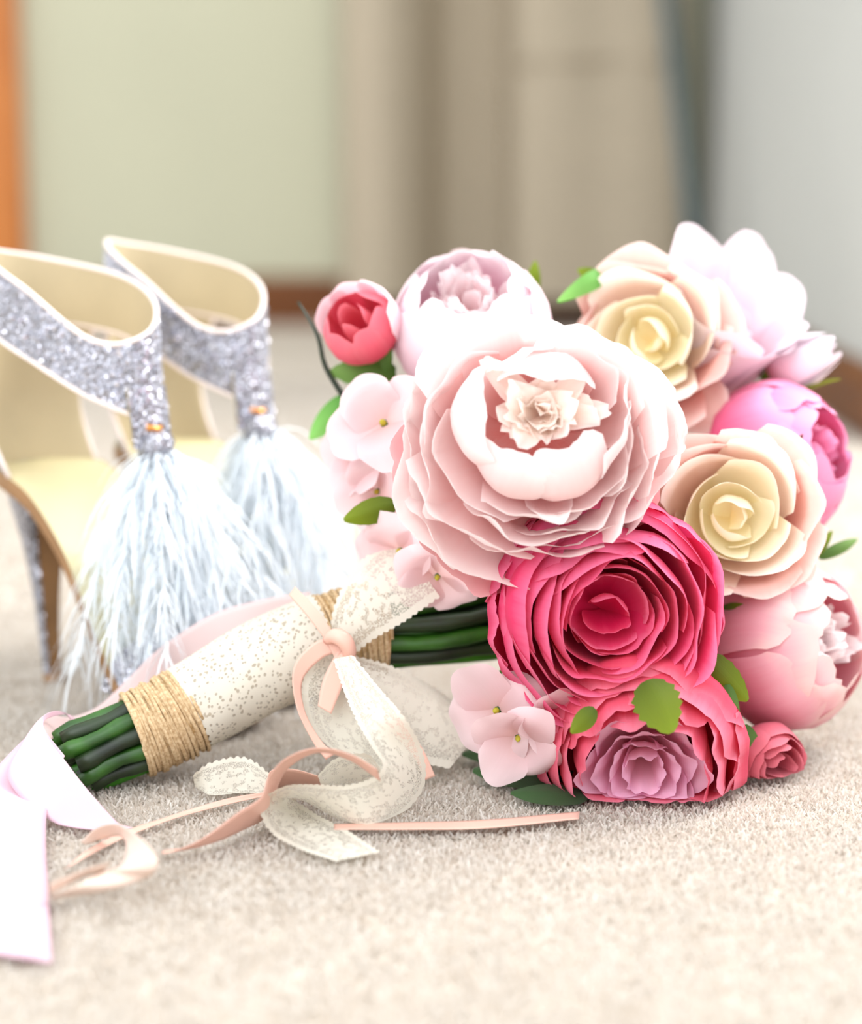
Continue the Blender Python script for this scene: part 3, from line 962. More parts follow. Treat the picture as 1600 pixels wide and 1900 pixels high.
blush_peony()
ranunculus()
r1 = rose(1208, 630, .872, 156, (-.14, .10, 1), 'cream-hearted blush rose above the largest peony', seed=61)
r1.petal('rose_out', deg(-52), [(.08, -.75), (.5, -.62), (1.0, -.42), (1.28, -.40)], .40, .7, frill=.04, tip=.2, k=2)
r1.petal('rose_out', deg(-85), [(.08, -.75), (.5, -.62), (.95, -.45), (1.12, -.42)], .45, .7, frill=.04, tip=.2, k=2)
r2 = rose(1362, 958, .822, 164, (.04, .06, 1), 'cream-hearted blush rose at the right, beside the hot pink ranunculus', seed=71, roll=.5)
for ph_, q_ in ((168, .98), (-18, 1.02), (-62, 1.05), (205, .95)):
    r2.petal('rose_out', deg(ph_), [(.08, -.75), (.5, -.64), (.9 * q_, -.44), (1.06 * q_, -.34)], .46, .8, frill=.06, tip=.15, k=2, peak=.1)
coral_peony()
side_peony(874, 600, .872, 150, (-.05, .62, .75), 'pale pink and white peony at the top left of the bouquet', 81, 'pinkwhite', 'pinkheart', hearts=22)
side_peony(1452, 848, .885, 150, (.72, .26, .58), 'bright pink peony facing right behind the cream roses', 91, 'magenta', 'magenta', open_=.62)
side_peony(1466, 1196, .855, 162, (.74, .14, .62), 'rosy cupped peony with a pale heart facing right', 101, 'cup', 'pinkheart', hearts=26, open_=.68)
small_bud()
magnolia()
white_bud()
dusty_rose()
HY = 'pale pink hydrangea floret '
floret(712, 785, .835, 108, (-.35, .25, .8), .5, 111, HY + 'at the upper left, over a dark leaf')
floret(664, 858, .848, 84, (-.6, .1, .7), 1.0, 112, HY + 'at the far left edge of the bouquet')
floret(700, 912, .842, 84, (-.4, -.2, .8), .1, 117, HY + 'just above the lime leaf on the left')
floret(742, 1022, .832, 92, (-.4, -.25, .8), .2, 113, HY + 'below the lime leaf on the left')
floret(812, 1070, .822, 88, (-.1, -.5, .8), .7, 114, HY + 'hanging over the lace at the left')
floret(922, 1318, .80, 104, (-.45, -.15, .85), .35, 115, HY + 'low at the left, under the ranunculus')
floret(962, 1368, .795, 96, (-.15, -.5, .75), .9, 118, HY + 'lowest at the left, above the dark leaves')
floret(1020, 1325, .795, 78, (.3, -.45, .75), .1, 116, HY + 'tucked between ranunculus and coral peony')


# ---- leaves
def leaf(px0, py0, z0, px1, py1, z1, wpx, mat, label=None, bend=.12, fold=.25, serr=.0, side=(0, 0, 1), n=12):
    a, b = P(px0, py0, z0), P(px1, py1, z1)
    ax = b - a
    L = ax.length
    t = ax.normalized()
    tow = view_dir(*side)
    w = t.cross(tow).normalized()
    nn = w.cross(t).normalized()
    wid = wpx * (z0 + z1) / 2 / FPX / 2
    V, UV = [], []
    nv = 6
    for i in range(n + 1):
        s = i / n
        ws = wid * 1.9 * ((s + .03) ** .6) * ((1.03 - s) ** .85)
        if serr and i % 2: ws *= 1 + serr
        for j in range(nv + 1):
            q = -1 + 2 * j / nv
            p = a + ax * s + w * (q * ws) + nn * (bend * L * math.sin(math.pi * s) - fold * ws * abs(q) - 0.0)
            p.z = max(p.z, .0046)
            V.append(p)
            UV.append(((q + 1) / 2, s))
    return bpart('leaf', (V, grid_faces(n, nv), UV), M[mat], label)


leaf(735, 935, .825, 638, 965, .825, 62, 'leaf_lime', 'lime green leaf below the left florets', bend=.10, fold=.35, serr=.04)
leaf(735, 690, .87, 612, 690, .875, 70, 'leaf_mid', 'toothed green leaf under the small bud', bend=.1, serr=.12)
leaf(690, 720, .868, 640, 775, .87, 62, 'leaf_mid', serr=.1)
leaf(650, 735, .875, 575, 815, .88, 60, 'leaf_bright', 'bright green leaf at the far left', bend=.05)
leaf(985, 560, .90, 994, 484, .90, 36, 'leaf_lime', 'small lime leaf on the top edge')
leaf(1130, 505, .885, 1035, 560, .875, 46, 'leaf_bright', 'bright green sepal curling beside the upper rose', bend=.25)
leaf(1120, 520, .885, 1072, 500, .89, 34, 'leaf_lime')
leaf(1046, 650, .85, 1022, 612, .85, 26, 'leaf_mid')
leaf(718, 690, .862, 712, 610, .862, 34, 'leaf_mid')
leaf(1200, 1262, .768, 1246, 1360, .756, 104, 'leaf_lime', 'lime leaf lying over the coral peony', bend=.1, serr=.2)
leaf(1300, 1215, .80, 1388, 1300, .80, 74, 'leaf_lime', 'folded lime leaf between coral and cupped peonies', bend=.12, serr=.08)
leaf(1350, 1270, .795, 1365, 1368, .795, 40, 'leaf_mid', bend=.08)
leaf(1105, 1315, .768, 1060, 1360, .765, 50, 'leaf_lime', bend=.1)
leaf(1380, 1345, .815, 1400, 1420, .815, 52, 'leaf_mid', bend=.08)
leaf(1450, 862, .842, 1490, 806, .838, 24, 'leaf_brown', 'narrow brown leaf against the bright pink peony', bend=.15)
leaf(1500, 1040, .86, 1545, 985, .865, 30, 'leaf_lime', bend=.1)
leaf(1520, 1035, .868, 1592, 1000, .88, 30, 'leaf_mid', bend=.1)
leaf(950, 1235, .82, 920, 1270, .82, 30, 'leaf_mid')
leaf(860, 1195, .86, 822, 1225, .86, 26, 'leaf_lime')
FACE_UP = (0, .93, .36)
for (ax_, ay_, ah), (bx_, by_, bh), wp, lb in (((1060, 1398, .008), (858, 1398, .007), 150, 'long dark green leaf on the carpet under the florets'),
                                               ((1062, 1438, .007), (878, 1428, .007), 160, None), ((1090, 1478, .006), (948, 1470, .006), 110, None)):
    pa, pb = G(ax_, ay_, ah), G(bx_, by_, bh)
    leaf(ax_, ay_, (pa - CAMP).dot(FWD), bx_, by_, (pb - CAMP).dot(FWD), wp, 'leaf_dark', lb, side=FACE_UP, bend=.04, fold=.15)
leaf(1340, 1130, .84, 1400, 1128, .83, 30, 'leaf_lime')
# dark fill leaves in the heart of the bouquet, behind the blooms
for i in range(26):
    an = i * 2.399
    r = 90 + 170 * ((i * .618) % 1)
    cx, cy = 1130 + math.cos(an) * r, 960 + math.sin(an) * r
    leaf(1080 + math.cos(an) * r * .2, 1000 + math.sin(an) * r * .2, .875, cx + math.cos(an) * 40, cy + math.sin(an) * 40, .862 + .02 * ((i * .37) % 1), 120, 'leaf_dark', bend=.1)

# thin bare sprig at the upper left
sp = [P(553, 560, .875), P(575, 595, .873), P(592, 630, .872), P(604, 680, .872), P(640, 740, .872)]
bpart('sprig', tube_data(catmull(sp, 16), [.0005 + .0009 * k / 16 for k in range(17)], 6), M['stem_dark'], 'thin bare sprig at the upper left')
sp = [P(838, 470, .92), P(860, 466, .92), P(885, 476, .92), P(900, 500, .91)]
bpart('sprig', tube_data(catmull(sp, 10), .0011, 6), M['blushsatin'])

# ---- stems and handle
AX = [P(118, 1428, .812), P(195, 1388, .816), P(315, 1335, .824), P(480, 1243, .835), P(640, 1178, .845), P(790, 1158, .853), P(930, 1128, .862), P(1060, 1060, .872)]
axis = catmull(AX, 140)


def px_of(p):
    d = p - CAMP
    return W / 2 + FPX * d.dot(RGT) / d.dot(FWD), H / 2 - FPX * d.dot(UPV) / d.dot(FWD)


def axis_at(px):
    k = min(range(len(axis)), key=lambda i: abs(px_of(axis[i])[0] - px))
    t = (axis[min(k + 1, 140)] - axis[max(k - 1, 0)]).normalized()
    return k, axis[k], t


def frame(t):
    a = t.cross(Vector((0, 0, 1))).normalized()
    return a, t.cross(a)


rs = random.Random(9)
offs = [(0, 0)] + [(math.cos(a) * .0068, math.sin(a) * .0068) for a in np.arange(0, 6.2, 1.047)] + [(math.cos(a) * .0128, math.sin(a) * .0128) for a in np.arange(.26, 6.5, .5236)][:12]
for i, (ox, oy) in enumerate(offs):
    k0 = rs.randint(0, 9)
    pts, rad = [], []
    for k in range(k0, 132, 6):
        t = (axis[min(k + 1, 140)] - axis[max(k - 1, 0)]).normalized()
        a, b = frame(t)
        px = px_of(axis[k])[0]
        sp_ = 1.0 if px < 680 else 1.0 + .45 * min(1, (px - 680) / 250)
        wob = .0006 * math.sin(k * .2 + i)
        p = axis[k] + a * (ox * sp_ + wob) + b * (oy * sp_ + wob)
        p.z = max(p.z, .0045)
        pts.append(p)
        rad.append(.0036 + .0004 * math.sin(k * .7 + i * 2))
    mt = 'stem_bright' if i in (10, 14, 3, 9) else ('stem' if i % 2 else 'stem_dark')
    bpart('stem', tube_data(pts, rad, 8), M[mt])


def shell(px0, px1, r0, r1, n=30, seg=36, lift=0.0, scallop=0.0, pitch=.006):
    k0, k1 = axis_at(px0)[0], axis_at(px1)[0]
    V, UV = [], []
    L = 0
    for i in range(n + 1):
        kf = k0 + (k1 - k0) * i / n
        k = int(kf)
        w_ = kf - k
        c = axis[k].lerp(axis[min(k + 1, 140)], w_)
        t = (axis[min(k + 2, 140)] - axis[max(k - 1, 0)]).normalized()
        a, b = frame(t)
        r = r0 + (r1 - r0) * i / n
        for j in range(seg + 1):
            an = 2 * math.pi * j / seg
            rr = r * (1 + .025 * math.sin(3 * an + i / n * 2.0)) + .0003 * math.sin(an * 5 + i / n * 9)
            sh = 0
            if scallop and i in (0, n):
                sh = scallop * abs(math.sin(an * r / pitch * math.pi)) * (-1 if i == 0 else 1)
            p = c + a * (math.cos(an) * rr) + b * (math.sin(an) * rr) + t * sh
            p.z = max(p.z, .002)
            V.append(p)
            UV.append((an * r, i / n))
    return V, grid_faces(n, seg), UV


# twine coil round the stem ends
def coil(px0, px1, r0, r1, turns, rad):
    k0, k1 = axis_at(px0)[0], axis_at(px1)[0]
    n = turns * 22
    path = []
    for i in range(n + 1):
        f_ = i / n
        kf = k0 + (k1 - k0) * f_
        k = int(kf)
        c = axis[k].lerp(axis[min(k + 1, 140)], kf - k)
        t = (axis[min(k + 2, 140)] - axis[max(k - 1, 0)]).normalized()
        a, b = frame(t)
        an = 2 * math.pi * turns * f_
        r = r0 + (r1 - r0) * f_ + .0004 * math.sin(i * 1.3) + .0007 * math.sin(turns * f_ * 2.4)
        p = c + a * (math.cos(an) * r) + b * (math.sin(an) * r) + t * (.0012 * math.sin(an * .5 + f_ * 9))
        p.z = max(p.z, .0015)
        path.append(p)
    return tube_data(path, rad, 6)


bpart('burlap_wrap', shell(258, 708, .0172, .0195), M['burlap'], 'tan underwrap showing through the lace')
bpart('twine_wrap', coil(252, 352, .0176, .0184, 26, .00095), M['twine'], 'jute twine wound round the cut stems')
bpart('twine_wrap', coil(600, 706, .0192, .0200, 20, .00095), M['twine'], 'jute twine wound at the neck of the handle')
bpart('lace_wrap', shell(352, 600, .0190, .0212, n=60, seg=120, scallop=.0012, pitch=.004), M['lace_dense'], 'ivory lace band wrapped round the handle')

# ---- lace bow and tails
lace_bow = empty('lace_bow', parent=bouquet)
tag(lace_bow, 'ivory lace ribbon tied in a bow round the handle')


def lace(A, B, name, n=70, mat='lace', bulge=0.0, nv=10):
    d = strip_data(A, B, n, nv=nv, thick=0, scallop=.0011, pitch=.003, bulge=bulge)
    return bpart(name, d, M[mat], parent=lace_bow)


lace([P(612, 1195, .823), P(625, 1120, .826), P(665, 1050, .832), P(730, 1000, .838)],
     [P(640, 1225, .822), P(690, 1185, .82), P(750, 1150, .82), P(815, 1105, .822)], 'bow_loop', bulge=.004)
lace([P(640, 1215, .822), P(730, 1240, .828), P(815, 1285, .84), P(885, 1345, .852)],
     [P(625, 1250, .818), P(680, 1330, .815), P(750, 1400, .815), P(835, 1425, .82)], 'bow_loop', bulge=.006)
lace([P(590, 1210, .816), P(562, 1280, .812), P(580, 1350, .812), P(640, 1410, .81)],
     [P(655, 1220, .815), P(700, 1290, .812), P(690, 1370, .812), P(740, 1440, .81)], 'bow_drop', bulge=.004)
lace([G(590, 1440, .018), G(625, 1408, .026), G(680, 1400, .028), G(705, 1425, .022)],
     [G(600, 1470, .006), G(640, 1462, .005), G(685, 1462, .005), G(715, 1465, .005)], 'tail_fold')
lace([G(622, 1222, .0585), G(640, 1280, .050), G(664, 1335, .044), G(692, 1385, .036), G(712, 1420, .030), G(690, 1446, .025), G(640, 1460, .022), G(590, 1458, .021), G(535, 1458, .021), G(490, 1478, .019)],
     [G(652, 1216, .0595), G(700, 1275, .054), G(748, 1332, .046), G(784, 1400, .026), G(784, 1462, .010), G(740, 1514, .004), G(680, 1534, .004), G(620, 1520, .004), G(572, 1492, .004), G(545, 1482, .006)], 'tail', n=130)
lace([G(490, 1478, .019), G(484, 1500, .013), G(502, 1540, .006), G(560, 1583, .003), G(628, 1610, .002)],
     [G(545, 1482, .006), G(560, 1498, .004), G(590, 1522, .003), G(640, 1552, .002), G(702, 1594, .002)], 'tail_end', n=90)
lace([G(358, 1440, .012), G(392, 1418, .016), G(450, 1408, .017), G(490, 1430, .014), G(515, 1462, .008)],
     [G(362, 1462, .004), G(392, 1486, .002), G(450, 1482, .002), G(492, 1480, .003), G(520, 1488, .003)], 'tail_loop')

# ---- narrow peach satin bow
peach = empty('satin_bow', parent=bouquet)
tag(peach, 'narrow peach satin ribbon tied over the lace, its tails on the carpet')


def satin(A, B, name='ribbon_tail', n=40, mat='peachsatin', thick=.00025, bulge=0):
    return bpart(name, strip_data(A, B, n, nv=6, thick=thick, bulge=bulge), M[mat], parent=peach)


satin([P(548, 1088, .815), P(588, 1130, .812), P(622, 1180, .811), P(640, 1215, .811)], [P(536, 1104, .815), P(572, 1146, .812), P(604, 1188, .811), P(622, 1222, .811)], 'ribbon_end')
satin([P(622, 1180, .812), P(580, 1195, .810), P(545, 1240, .808), P(550, 1310, .806), P(580, 1375, .806), P(605, 1410, .806)],
      [P(630, 1210, .812), P(598, 1222, .811), P(562, 1262, .810), P(566, 1318, .808), P(592, 1368, .807), P(620, 1400, .806)], 'bow_loop')
satin([P(630, 1200, .811), P(600, 1260, .809), P(590, 1310, .808)], [P(655, 1212, .811), P(640, 1262, .809), P(615, 1325, .808)], 'bow_loop')
satin([P(640, 1205, .809), P(690, 1275, .806), P(745, 1335, .804), P(785, 1390, .804), P(808, 1440, .804)],
      [P(622, 1222, .809), P(668, 1292, .806), P(725, 1355, .804), P(768, 1405, .804), P(788, 1448, .804)], 'ribbon_tail')
satin([P(660, 1215, .811), P(668, 1265, .809), P(680, 1320, .809)], [P(622, 1222, .811), P(640, 1275, .809), P(660, 1330, .809)], 'bow_loop')
# small knot
bpart('knot', tube_data(catmull([P(606, 1188, .812), P(622, 1180, .808), P(640, 1190, .807), P(648, 1212, .809), P(640, 1232, .812)], 12), [.002, .0026, .003, .0034, .0036, .0036, .0036, .0034, .0032, .003, .0028, .0024, .002], 10), M['peachsatin'], parent=peach)
# tail lying to the right
satin([G(620, 1537, .003), G(760, 1534, .003), G(900, 1525, .004), G(1076, 1514, .003)], [G(620, 1552, .002), G(760, 1552, .002), G(900, 1545, .003), G(1074, 1532, .002)])
# standing arch and the broad twist to the left
satin([G(700, 1428, .034), G(650, 1400, .040), G(590, 1388, .042), G(535, 1405, .038), G(500, 1440, .030), G(484, 1480, .022), G(440, 1510, .017), G(370, 1560, .009), G(300, 1588, .004)],
      [G(706, 1450, .026), G(650, 1412, .035), G(592, 1397, .038), G(545, 1418, .031), G(520, 1450, .018), G(498, 1520, .004), G(450, 1548, .003), G(380, 1575, .003), G(302, 1592, .002)], n=60)
satin([G(590, 1440, .016), G(545, 1428, .02), G(505, 1430, .020), G(495, 1455, .014)], [G(600, 1462, .006), G(550, 1460, .006), G(510, 1466, .005), G(498, 1474, .005)], 'bow_loop')
satin([G(500, 1468, .006), G(420, 1482, .006), G(320, 1512, .005), G(230, 1545, .004), G(160, 1582, .004), G(120, 1612, .005)],
      [G(500, 1482, .003), G(420, 1500, .003), G(325, 1530, .002), G(240, 1562, .002), G(172, 1596, .002), G(126, 1622, .002)], n=50)
# pale curl beside the wide ribbon
satin([G(150, 1562, .006), G(180, 1535, .012), G(215, 1528, .018), G(250, 1545, .022), G(285, 1580, .024), G(292, 1610, .020), G(270, 1630, .012), G(200, 1652, .006), G(96, 1672, .003)],
      [G(160, 1570, .004), G(190, 1556, .006), G(222, 1550, .010), G(234, 1566, .012), G(232, 1592, .015), G(214, 1612, .013), G(185, 1618, .011), G(150, 1640, .010), G(94, 1662, .008)], n=70, mat='creamsatin')
satin([G(205, 1602, .015), G(165, 1612, .014), G(130, 1625, .013), G(92, 1640, .013)], [G(190, 1618, .009), G(155, 1628, .009), G(125, 1642, .009), G(92, 1658, .008)], mat='creamsatin')

# ------------------------------------------------------------------ wide pink satin ribbon
rb = empty('wide_ribbon', G(40, 1560, 0))
tag(rb, 'wide pale pink satin ribbon folded past the cut stem ends at the left', 'ribbon')


def wide(A, B, name, mat, n=50, nv=10, thick=.0003, bulge=0):
    V, F, UV = strip_data(A, B, n, nv=nv, thick=thick, bulge=bulge)
    return mesh_obj(name, [v - rb.location for v in V], F, M[mat], rb, UV)


wide([P(575, 1098, .868), P(500, 1110, .872), P(400, 1138, .874), P(300, 1200, .868), P(235, 1262, .868), P(180, 1312, .862), P(128, 1330, .85), P(92, 1326, .828), P(74, 1340, .80)],
     [P(585, 1180, .868), P(510, 1200, .872), P(420, 1240, .87), P(330, 1290, .868), P(262, 1330, .864), P(205, 1362, .858), P(152, 1374, .848), P(112, 1366, .826), P(92, 1374, .795)], 'ribbon_back', 'blushsatin', n=60)
wide([P(150, 1368, .83), P(118, 1322, .822), P(78, 1330, .80), P(40, 1380, .785), P(14, 1440, .775), P(60, 1500, .768), P(140, 1545, .76), P(190, 1552, .757)],
     [P(150, 1340, .832), P(122, 1326, .824), P(82, 1338, .80), P(92, 1372, .787), P(120, 1410, .778), P(160, 1462, .772), P(210, 1518, .765), P(248, 1552, .76)], 'ribbon_fold', 'pinksatin', n=60)
wide([P(74, 1345, .80), P(30, 1385, .79), P(-30, 1450, .775), P(-90, 1530, .74), P(-120, 1640, .685), P(-120, 1760, .648)],
     [P(120, 1402, .785), P(100, 1440, .778), P(88, 1500, .768), P(85, 1560, .742), P(90, 1680, .692), P(97, 1810, .635)], 'ribbon_end', 'pinksatin', n=50)


# ------------------------------------------------------------------ shoes
def shoe(heel_px, heel_py, alpha, mirror, label, seed, sc=1.0):
    o = G(heel_px, heel_py, 0)
    root = empty('high_heel_sandal', o)
    tag(root, label, 'shoe', 'pair of sandals behind the bouquet')
    al = math.radians(alpha)
    U = Vector((math.cos(al), -math.sin(al), 0))
    Vv = Vector((math.sin(al), math.cos(al), 0)) * mirror
    rng = random.Random(seed)

    def L(u, v, z): return (U * u + Vv * v + Vector((0, 0, z))) * (.01 * sc)

    def part(name, data, mat, parent=None, kind=None, smooth=True, label=None):
        ob = mesh_obj(name, data[0], data[1], M[mat], parent or root, data[2], smooth)
        tag(ob, label, kind=kind)
        return ob

    uc = 3.0

    def cuff_xy(th, r=1.0):
        return uc + 5.5 * math.cos(th) * r, 3.2 * math.sin(th) * (1 - .28 * math.cos(th)) * r

    tops = [18.2, 19.4, 20.3, 20.9, 21.5, 21.8, 20.4, 17.9]          # every 45 degrees from the front
    bots = [14.5, 16.4, 17.4, 17.9, 18.3, 18.6, 17.2, 15.2]

    def tab(t, th):
        d = (math.degrees(th) % 360) / 45
        k = int(d)
        f = d - k
        p0, p1, p2, p3 = t[(k - 1) % 8], t[k % 8], t[(k + 1) % 8], t[(k + 2) % 8]
        return .5 * (2 * p1 + (p2 - p0) * f + (2 * p0 - 5 * p1 + 4 * p2 - p3) * f * f + (3 * p1 - p0 - 3 * p2 + p3) * f ** 3)

    # ankle cuff: outer glitter band, lining band and edge piping
    n = 72
    for nm, rr, mat in (('ankle_strap', 1.0, 'glitter'), ('strap_lining', .965, 'lining')):
        V, UV = [], []
        for i in range(n + 1):
            th = 2 * math.pi * i / n
            for j in range(5):
                s = j / 4
                u, v = cuff_xy(th, rr * (1 + .03 * (1 - s)))
                z = tab(bots, th) * (1 - s) + tab(tops, th) * s
                V.append(L(u, v, z)); UV.append((i / n, s))
        ob = part(nm, (V, grid_faces(n, 4), UV), mat, label='silver glitter ankle strap' if mat == 'glitter' else 'cream leather lining')
        if mat == 'glitter': strap = ob
    for tabl, nm in ((tops, 'piping'), (bots, 'piping')):
        path = [L(*cuff_xy(2 * math.pi * i / n, .985 if tabl is tops else 1.015), tab(tabl, 2 * math.pi * i / n)) for i in range(n + 1)]
        part(nm, tube_data(path, .0013, 6, cap=False), 'piping')

    # heel counter, open in front
    V, UV, V2 = [], [], []
    nn = 40
    for i in range(nn + 1):
        th = math.radians(248 - 128 * i / nn)
        edge = min(i, nn - i) / nn
        zt = tab(bots, th) + .2
        for j in range(9):
            s = j / 8
            rr = .86 + .17 * s
            u, v = cuff_xy(th, rr)
            cut = 1.6 * math.exp(-edge * 14) * math.sin(math.pi * s)
            u -= cut * (1 if True else 0)
            z = 10.9 + (zt - 10.9) * s - .25 * (u - uc) * (1 - s) * .3
            V.append(L(u, v, z)); UV.append((i / nn, s))
            V2.append(L(uc + (u - uc) * 1.035, v * 1.035, z))
    part('heel_counter', (V2, grid_faces(nn, 8), UV), 'glitter', label='glittering heel cup')
    part('counter_lining', (V, grid_faces(nn, 8), UV), 'lining', label='cream lining of the heel cup')
    for idx in (0, nn):
        path = [V2[idx * 9 + j].lerp(V[idx * 9 + j], .5) for j in range(9)]
        part('piping', tube_data(path, .0012, 6), 'piping')

    # insole and sole, sloping from heel seat to toe
    cl = [(-1.9, 11.2, 1.2), (-1.0, 11.1, 2.4), (.8, 10.9, 2.9), (2.8, 10.0, 2.8), (5, 7.7, 2.6), (7.5, 4.6, 2.9), (9.5, 2.5, 3.2), (11.0, 1.5, 3.3), (12.6, 1.2, 2.9), (13.8, 1.15, 2.0), (14.3, 1.15, .8)]
    c = catmull([Vector(q) for q in cl], 48)
    for nm, dz, ex, mat in (('insole', 0, 0, 'insole'), ('outsole', -.55, .12, 'sole')):
        V, UV = [], []
        for q in c:
            for j in range(9):
                s = -1 + j / 4
                V.append(L(q.x, s * (q.z + ex), max(q.y + dz + .25 * s * s * (1 if nm == 'insole' else .6), .05))); UV.append((s, q.x))
        part(nm, (V, grid_faces(48, 8), UV), mat, label='cream yellow insole' if nm == 'insole' else 'tan outsole')
    V, UV = [], []
    for sgn in (-1, 1):
        for q in c:
            for k, (dz, ex) in enumerate(((.27, .02), (-.1, .14), (-.5, .10))):
                V.append(L(q.x, sgn * (q.z + ex), max(q.y + dz, .03))); UV.append((k, q.x))
    m_ = len(c)
    F = []
    for sgn in (0, 1):
        for i in range(m_ - 1):
            for k in range(2):
                a = sgn * m_ * 3 + i * 3 + k
                F.append((a, a + 1, a + 4, a + 3))
    part('sole_edge', (V, F, UV), 'sole')

    # stiletto heel: tapered, glitter back, tan breast
    hp = [(.6, 10.6, 2.5), (.2, 9.3, 2.1), (-.2, 7.5, 1.35), (-.2, 5, .85), (-.1, 2.5, .62), (.1, .55, .55)]
    hc = catmull([Vector((a, b, w)) for a, b, w in hp], 20)
    V, UV = [], []
    for q in hc:
        for k in range(15):
            an = 2 * math.pi * k / 14
            x_ = math.cos(an)
            V.append(L(q.x + q.z * (x_ if x_ < .2 else .2 + (x_ - .2) * .25), q.z * math.sin(an) * .85, q.y)); UV.append((k / 14, q.y))
    part('heel', (V, grid_faces(20, 14), UV), 'glitter', label='silver glitter stiletto heel')
    V, UV = [], []
    for q in hc:
        for k in range(5):
            s = -1 + k / 2
            V.append(L(q.x + q.z * .44, q.z * .62 * s, q.y)); UV.append((s, q.y))
    part('heel_breast', (V, grid_faces(20, 4), UV), 'sole')
    part('heel_tip', tube_data([L(.1, 0, .02), L(.1, 0, .3), L(.1, 0, .58)], [.0052 * sc, .0054 * sc, .0054 * sc], 12), 'sole')

    # T piece hanging from the front of the cuff
    V, UV = [], []
    for i in range(9):
        s = i / 8
        for j in range(7):
            q = -1 + j / 3
            V.append(L(uc + 5.35 + .25 * (1 - q * q) + s * .4, q * 1.1, 15.8 - 2.8 * s)); UV.append((q, s))
    tp = part('front_tab', (V, grid_faces(8, 6), UV), 'glitter')
    part('tab_lining', ([v - U * .0014 for v in V], grid_faces(8, 6), UV), 'lining')
    part('buckle_pin', tube_data([L(uc + 5.75, -.45, 14.0), L(uc + 5.78, .1, 13.8), L(uc + 5.75, .45, 13.9)], .0019, 8), 'gold', label='small gold pin')
    # toe strap over the ball of the foot
    V, UV, V2 = [], [], []
    for i in range(31):
        f = i / 30
        an = math.pi * f
        for j in range(7):
            s = j / 6
            u = 8.6 + 3.2 * s + .8 * math.sin(an)
            half = 3.3
            V.append(L(u, -half * math.cos(an), 1.6 + (2.9 - 1.3 * s) * math.sin(an) ** .8 + .5 * (1 - s) * (1 - math.sin(an)))); UV.append((f, s))
            V2.append(L(u, -half * .97 * math.cos(an), 1.55 + (2.75 - 1.3 * s) * math.sin(an) ** .8 + .5 * (1 - s) * (1 - math.sin(an))))
    ts = part('toe_strap', (V, grid_faces(30, 6), UV), 'glitter', label='silver glitter toe strap')
    part('toe_strap_lining', (V2, grid_faces(30, 6), UV), 'lining')

    # rhinestones as one mass per strap
    def stones(par, Vg, nu_, nv_, count, lo, hi):
        Vo, Fo = [], []
        for _ in range(count):
            fu, fv = rng.uniform(0, nu_ - .001), rng.uniform(0, nv_ - .001)
            i, j = int(fu), int(fv)
            a, b, cc = Vg[i * (nv_ + 1) + j], Vg[(i + 1) * (nv_ + 1) + j], Vg[i * (nv_ + 1) + j + 1]
            p = a + (b - a) * (fu - i) + (cc - a) * (fv - j)
            e1 = (b - a)
            if e1.length < 1e-9: continue
            e1.normalize()
            nr = e1.cross(cc - a).normalized()
            outw = (p - L(uc, 0, 0)); outw.z = 0
            if nr.dot(outw) < 0: nr = -nr
            nr = (nr + Vector((rng.uniform(-.3, .3), rng.uniform(-.3, .3), rng.uniform(-.3, .3)))).normalized()
            e1 = nr.cross(Vector((0, 0, 1)))
            if e1.length < 1e-3: e1 = Vector((1, 0, 0))
            e1.normalize(); e2 = nr.cross(e1)
            r = rng.uniform(lo, hi) * (1.9 if rng.random() < .06 else 1)
            k0 = len(Vo)
            for q in range(6):
                an = q * math.pi / 3
                Vo.append(p + e1 * (math.cos(an) * r) + e2 * (math.sin(an) * r))
            for q in range(6):
                an = q * math.pi / 3
                Vo.append(p + (e1 * math.cos(an) + e2 * math.sin(an)) * (r * .55) + nr * (r * .6))
            for q in range(6):
                w_ = (q + 1) % 6
                Fo.append((k0 + q, k0 + w_, k0 + 6 + w_, k0 + 6 + q))
            Fo.append(tuple(k0 + 6 + q for q in range(6)))
        ob = mesh_obj('rhinestones', Vo, Fo, M['crystal'], par, None, False)
        tag(ob, 'tiny clear rhinestones', kind='stuff')

    def vg(ob): return [v.co.copy() for v in ob.data.vertices]
    stones(strap, vg(strap), n, 4, 1500, .0006, .0011)
    stones(tp, vg(tp), 8, 6, 120, .0006, .0011)
    stones(ts, vg(ts), 30, 6, 500, .0007, .0013)

    # feather tassel hanging from the tab
    tas = empty('feather_tassel', parent=root)
    tag(tas, 'white ostrich feather tassel')
    T = L(uc + 5.9, 0, 13.3)
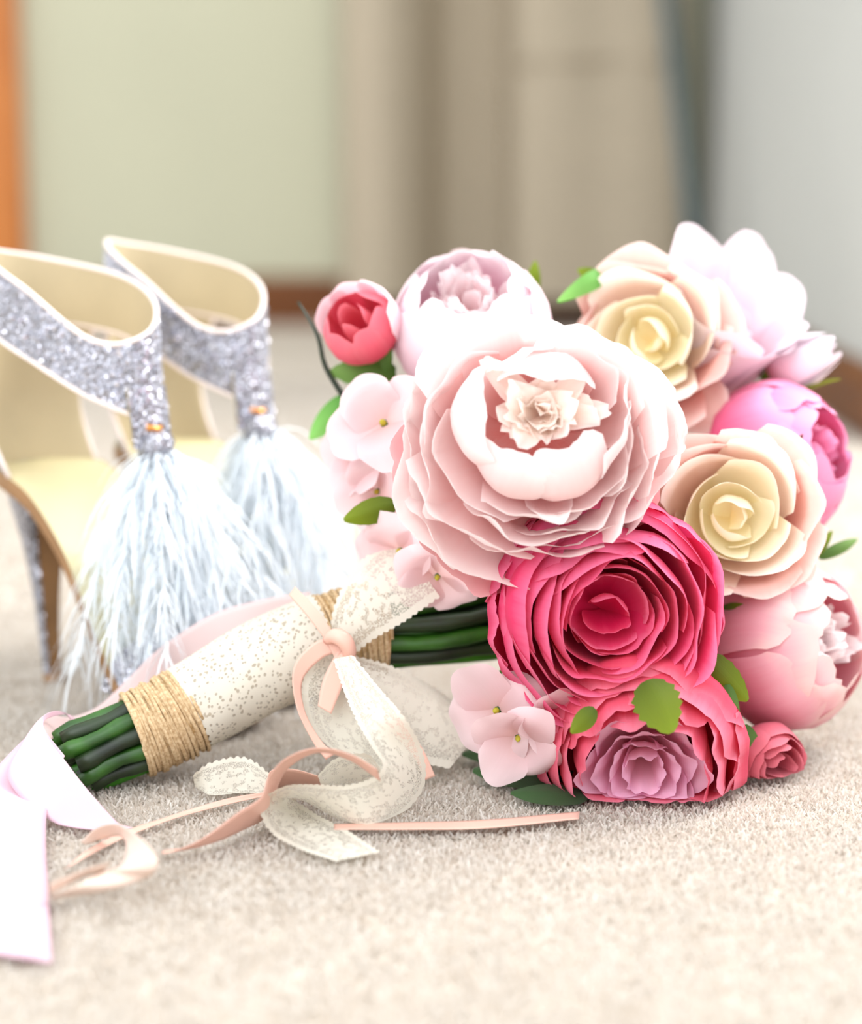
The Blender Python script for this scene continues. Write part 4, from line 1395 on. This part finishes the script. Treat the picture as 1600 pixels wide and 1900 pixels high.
    V, F, UV = tube_data([T + Vector((0, 0, .004)), T, T - Vector((0, 0, .008))], [.007, .009, .008], 12)
    mesh_obj('tassel_cap', V, F, M['glitter'], tas, UV)
    for k in range(34):
        az = k * 2.399 + rng.uniform(-.3, .3)
        spread = rng.uniform(.012, .05) if k > 3 else rng.uniform(.05, .07)
        ln = rng.uniform(.085, .118)
        dirv = Vector((math.cos(az), math.sin(az) * .7, 0)) * spread + U * .014
        pts = []
        for i in range(13):
            s = i / 12
            q = T + dirv * (s ** .8) * 1.0 + Vector((0, 0, -ln * (s ** 1.25))) + Vector((rng.uniform(-1, 1), rng.uniform(-1, 1), 0)) * .0006
            wq = q + o
            # keep strands above the insole and the carpet
            if wq.z < .006: q.z = .006 - o.z
            pts.append(q)
        Vf, Ff, UVf = tube_data(pts, [.0007 * (1 - .8 * i / 12) for i in range(13)], 4, cap=False)
        Vf = list(Vf)
        for b in range(70):
            s = rng.uniform(.06, 1.0)
            fi = s * 12
            i = min(int(fi), 11)
            p0 = pts[i].lerp(pts[i + 1], fi - i)
            tdir = (pts[i + 1] - pts[i]).normalized()
            sd = Vector((rng.uniform(-1, 1), rng.uniform(-1, 1), rng.uniform(-.2, .2)))
            sd = (sd - tdir * sd.dot(tdir)).normalized()
            bl = rng.uniform(.012, .03)
            wd = tdir.cross(sd).normalized() * .00065
            k0 = len(Vf)
            for m in range(5):
                g = m / 4
                p = p0 + sd * (bl * .55 * math.sin(g * 1.4)) + tdir * (bl * .75 * g) + Vector((0, 0, -bl * .45 * g * g))
                if (p + o).z < .004: p.z = .004 - o.z
                w2 = wd * (1 - .7 * g)
                Vf += [p - w2, p + w2]
                UVf += [(0, g), (1, g)]
            for m in range(4):
                a = k0 + m * 2
                Ff.append((a, a + 1, a + 3, a + 2))
        mesh_obj('feather', Vf, Ff, M['feather'], tas, UVf)
    return root


shoe(98, 1268, 44, 1, 'silver glitter high-heel sandal with white feather tassel, nearest the left edge', 1)
shoe(316, 1205, 51, 1, 'silver glitter high-heel sandal with white feather tassel, right beside the bouquet', 2)
